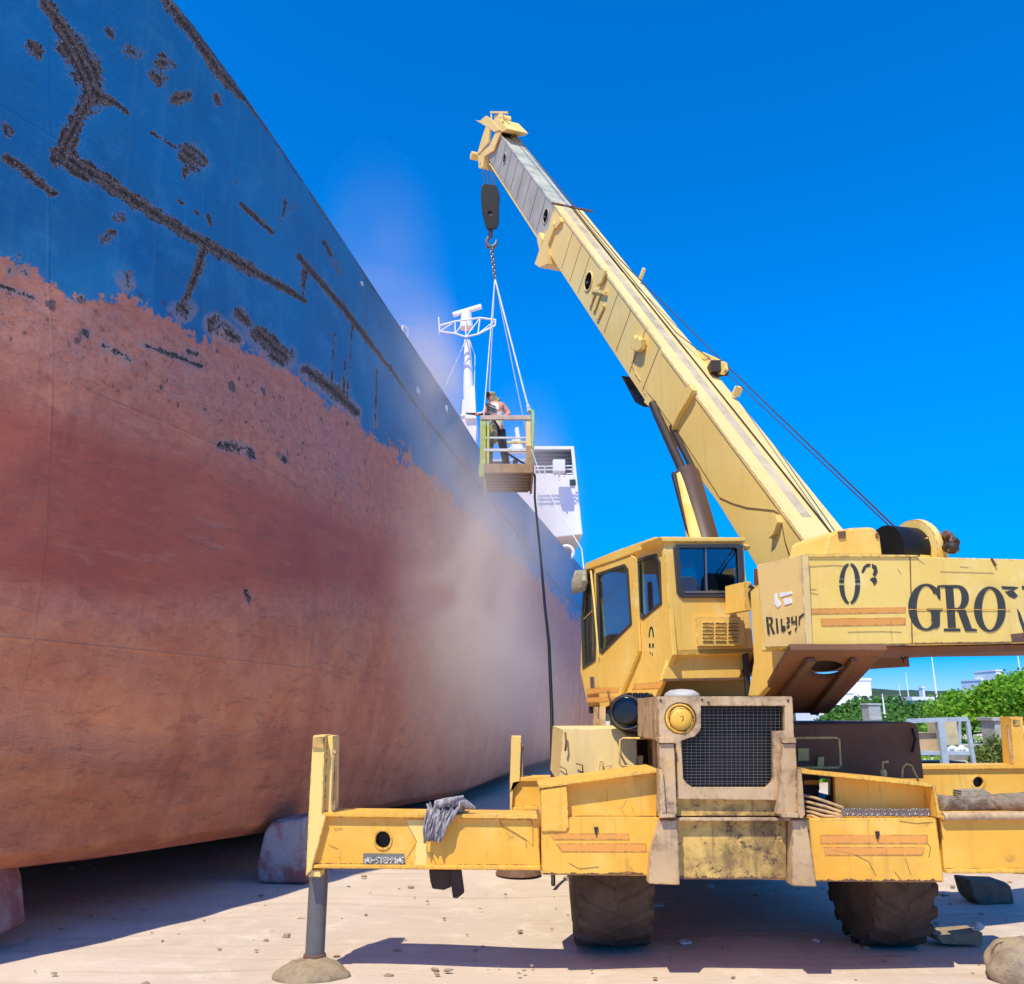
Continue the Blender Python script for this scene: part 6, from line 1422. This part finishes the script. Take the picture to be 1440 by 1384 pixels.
# masts and poles
def pole(px, pyt, Y, r_, label, arms=0, base=.0):
    a = P(px, pyt, Y); t = thing('mast', (a.x, Y, 0), label, 'mast', 'masts on the skyline'); mb = MB(); mb.tube([(a.x+.0, Y, 0), (a.x-.1*r_*20, Y, a.z*.35), (a.x-.1*r_*26, Y, a.z)], [r_*2.2, r_*1.6, r_*.6], 8); part('pole', mb, 'white', t)
    mb = MB(); mb.lathe((a.x, Y, 0), (0, 0, 1), [(0, r_*5), (.3, r_*5), (.35, r_*2.4)], 12); part('base', mb, 'steel', t)
    if arms:
        mb = MB()
        for k in range(arms): mb.bar((a.x-r_*9, Y, a.z*(.75-.1*k)), (a.x+r_*6, Y, a.z*(.75-.1*k)), r_*1.2)
        part('crossarm', mb, 'white', t)
pole(1312, 920, 70, .05, 'tall slender white mast thickening at its foot'); pole(1275, 945, 80, .035, 'thin grey mast left of the tall white one'); pole(1265, 960, 85, .03, 'short thin mast on the skyline'); pole(1244, 976, 50, .05, 'short white post among the bushes'); pole(1430, 900, 60, .04, 'thin white pole rising over the right hand grove')
# concrete steps / slabs right of the rack
mb = MB()
for k in range(4): mb.box((P(1366+k*3, 1030, 22+k*2).x, 22+k*2, 0), (P(1440, 1030, 22+k*2).x, 24+k*2, .1+.16*k))
o = mb.build('concrete_steps', conc('pale_concrete', (.46, .43, .36), (.36, .34, .27), 2), None, .02); tag(o, 'shallow pale concrete steps behind the rounded hedge bush', 'steps')
mb = MB(); mb.box((P(1398, 1015, 20).x, 20, 0), (P(1421, 1015, 20).x, 20.6, P(1398, 1014, 20).z)); mb.box((P(1398, 1015, 20).x-.05, 19.95, P(1398, 1014, 20).z), (P(1421, 1015, 20).x+.05, 20.65, P(1398, 1014, 20).z+.08)); o = mb.build('low_wall', conc('grey_concrete', (.42, .41, .37), (.33, .32, .28), 3), None, .01); tag(o, 'square grey concrete wall stub beside the far right jack post', 'wall')
# ------------------------------------------------------------------ dust cloud from the blasting
def dust():
    mb = MB(); X0, X1, Y0, Y1, Z0, Z1 = -3.6, 2.6, 8.5, 33.0, .2, 12.0
    mb.box((X0, Y0, Z0), (X1, Y1, Z1))
    m = bpy.data.materials.new('blasting_dust'); m.use_nodes = True; n = NT.__new__(NT); n.m = m; n.t = m.node_tree; n.t.nodes.clear()
    out = n.t.nodes.new('ShaderNodeOutputMaterial'); pv = n.t.nodes.new('ShaderNodeVolumePrincipled'); n.lk(pv.outputs[0], out.inputs['Volume'])
    pv.inputs['Color'].default_value = (1, .85, .73, 1); pv.inputs['Anisotropy'].default_value = .1
    tc = n.t.nodes.new('ShaderNodeTexCoord'); n.co = tc.outputs['Object']
    o0 = Vector(((X0+X1)/2, (Y0+Y1)/2, Z0))
    dens = None
    for (c, r, a) in DB:
        sub = n.t.nodes.new('ShaderNodeVectorMath'); sub.operation = 'SUBTRACT'; n.lk(n.co, sub.inputs[0]); sub.inputs[1].default_value = tuple(Vector(c)-o0)
        dv = n.t.nodes.new('ShaderNodeVectorMath'); dv.operation = 'DIVIDE'; n.lk(sub.outputs[0], dv.inputs[0]); dv.inputs[1].default_value = r
        ln = n.t.nodes.new('ShaderNodeVectorMath'); ln.operation = 'LENGTH'; n.lk(dv.outputs[0], ln.inputs[0])
        d = n.ss(ln.outputs['Value'], .05, 1.0, a, 0.0); dens = d if dens is None else n.math('ADD', dens, d)
    nz1 = n.ss(n.noise(.5, 4, .55, dist=1.0), .36, .66, .12, 1.75)
    n.lk(n.math('MULTIPLY', dens, nz1), pv.inputs['Density'])
    o = mb.build('dust_cloud', m); tag(o, 'pale blasting dust drifting along the hull', kind='stuff'); o.display_type = 'WIRE'
def dc_(px, py, Y): return tuple(P(px, py, Y))
DB = [(dc_(615, 620, 15.5), (.85, 4.2, 3.0), .42), (dc_(655, 850, 14.2), (1.6, 5.0, 3.1), .62), (dc_(545, 400, 15.5), (1.5, 3.4, 2.6), .045), (dc_(590, 880, 12.8), (1.2, 3.4, 2.8), .22), (dc_(740, 980, 18), (1.4, 6, 2.2), .12), (dc_(560, 560, 13), (1.1, 3.4, 2.2), .12), (dc_(740, 760, 24), (1.8, 9, 4.0), .12)]
dust()
def split_islands(o):
    me = o.data; par = list(range(len(me.vertices)))
    def fd(a):
        while par[a] != a: par[a] = par[par[a]]; a = par[a]
        return a
    for e in me.edges: a, b = fd(e.vertices[0]), fd(e.vertices[1]); par[a] = b
    gr = {}
    for p in me.polygons: gr.setdefault(fd(p.vertices[0]), []).append(p)
    if len(gr) < 2: return
    first = True
    for ps in list(gr.values()):
        ids = sorted({v for p in ps for v in p.vertices}); mp = {v: i for i, v in enumerate(ids)}
        m2 = bpy.data.meshes.new(o.name.split('.')[0]); m2.from_pydata([me.vertices[v].co[:] for v in ids], [], [tuple(mp[v] for v in p.vertices) for p in ps])
        m2.polygons.foreach_set('use_smooth', [p.use_smooth for p in ps]); m2.materials.append(me.materials[0])
        c = o if first else o.copy()
        if not first: col.objects.link(c); c.parent = o.parent
        else: src_children = list(o.children)
        c.data = m2; first = False
SPL = ('slot', 'data_plate', 'cab_mount', 'patch_plate', 'bolt', 'freeing_port', 'bracket', 'cover', 'latch', 'rope_guide', 'console', 'stiffener', 'side_cheek', 'weld_seam', 'post', 'rust_edge')
for o in list(bpy.data.objects):
    if o.type == 'MESH' and o.name.split('.')[0] in SPL: split_islands(o)
for o in list(bpy.data.objects):
    if '_o' in o: del o['_o']
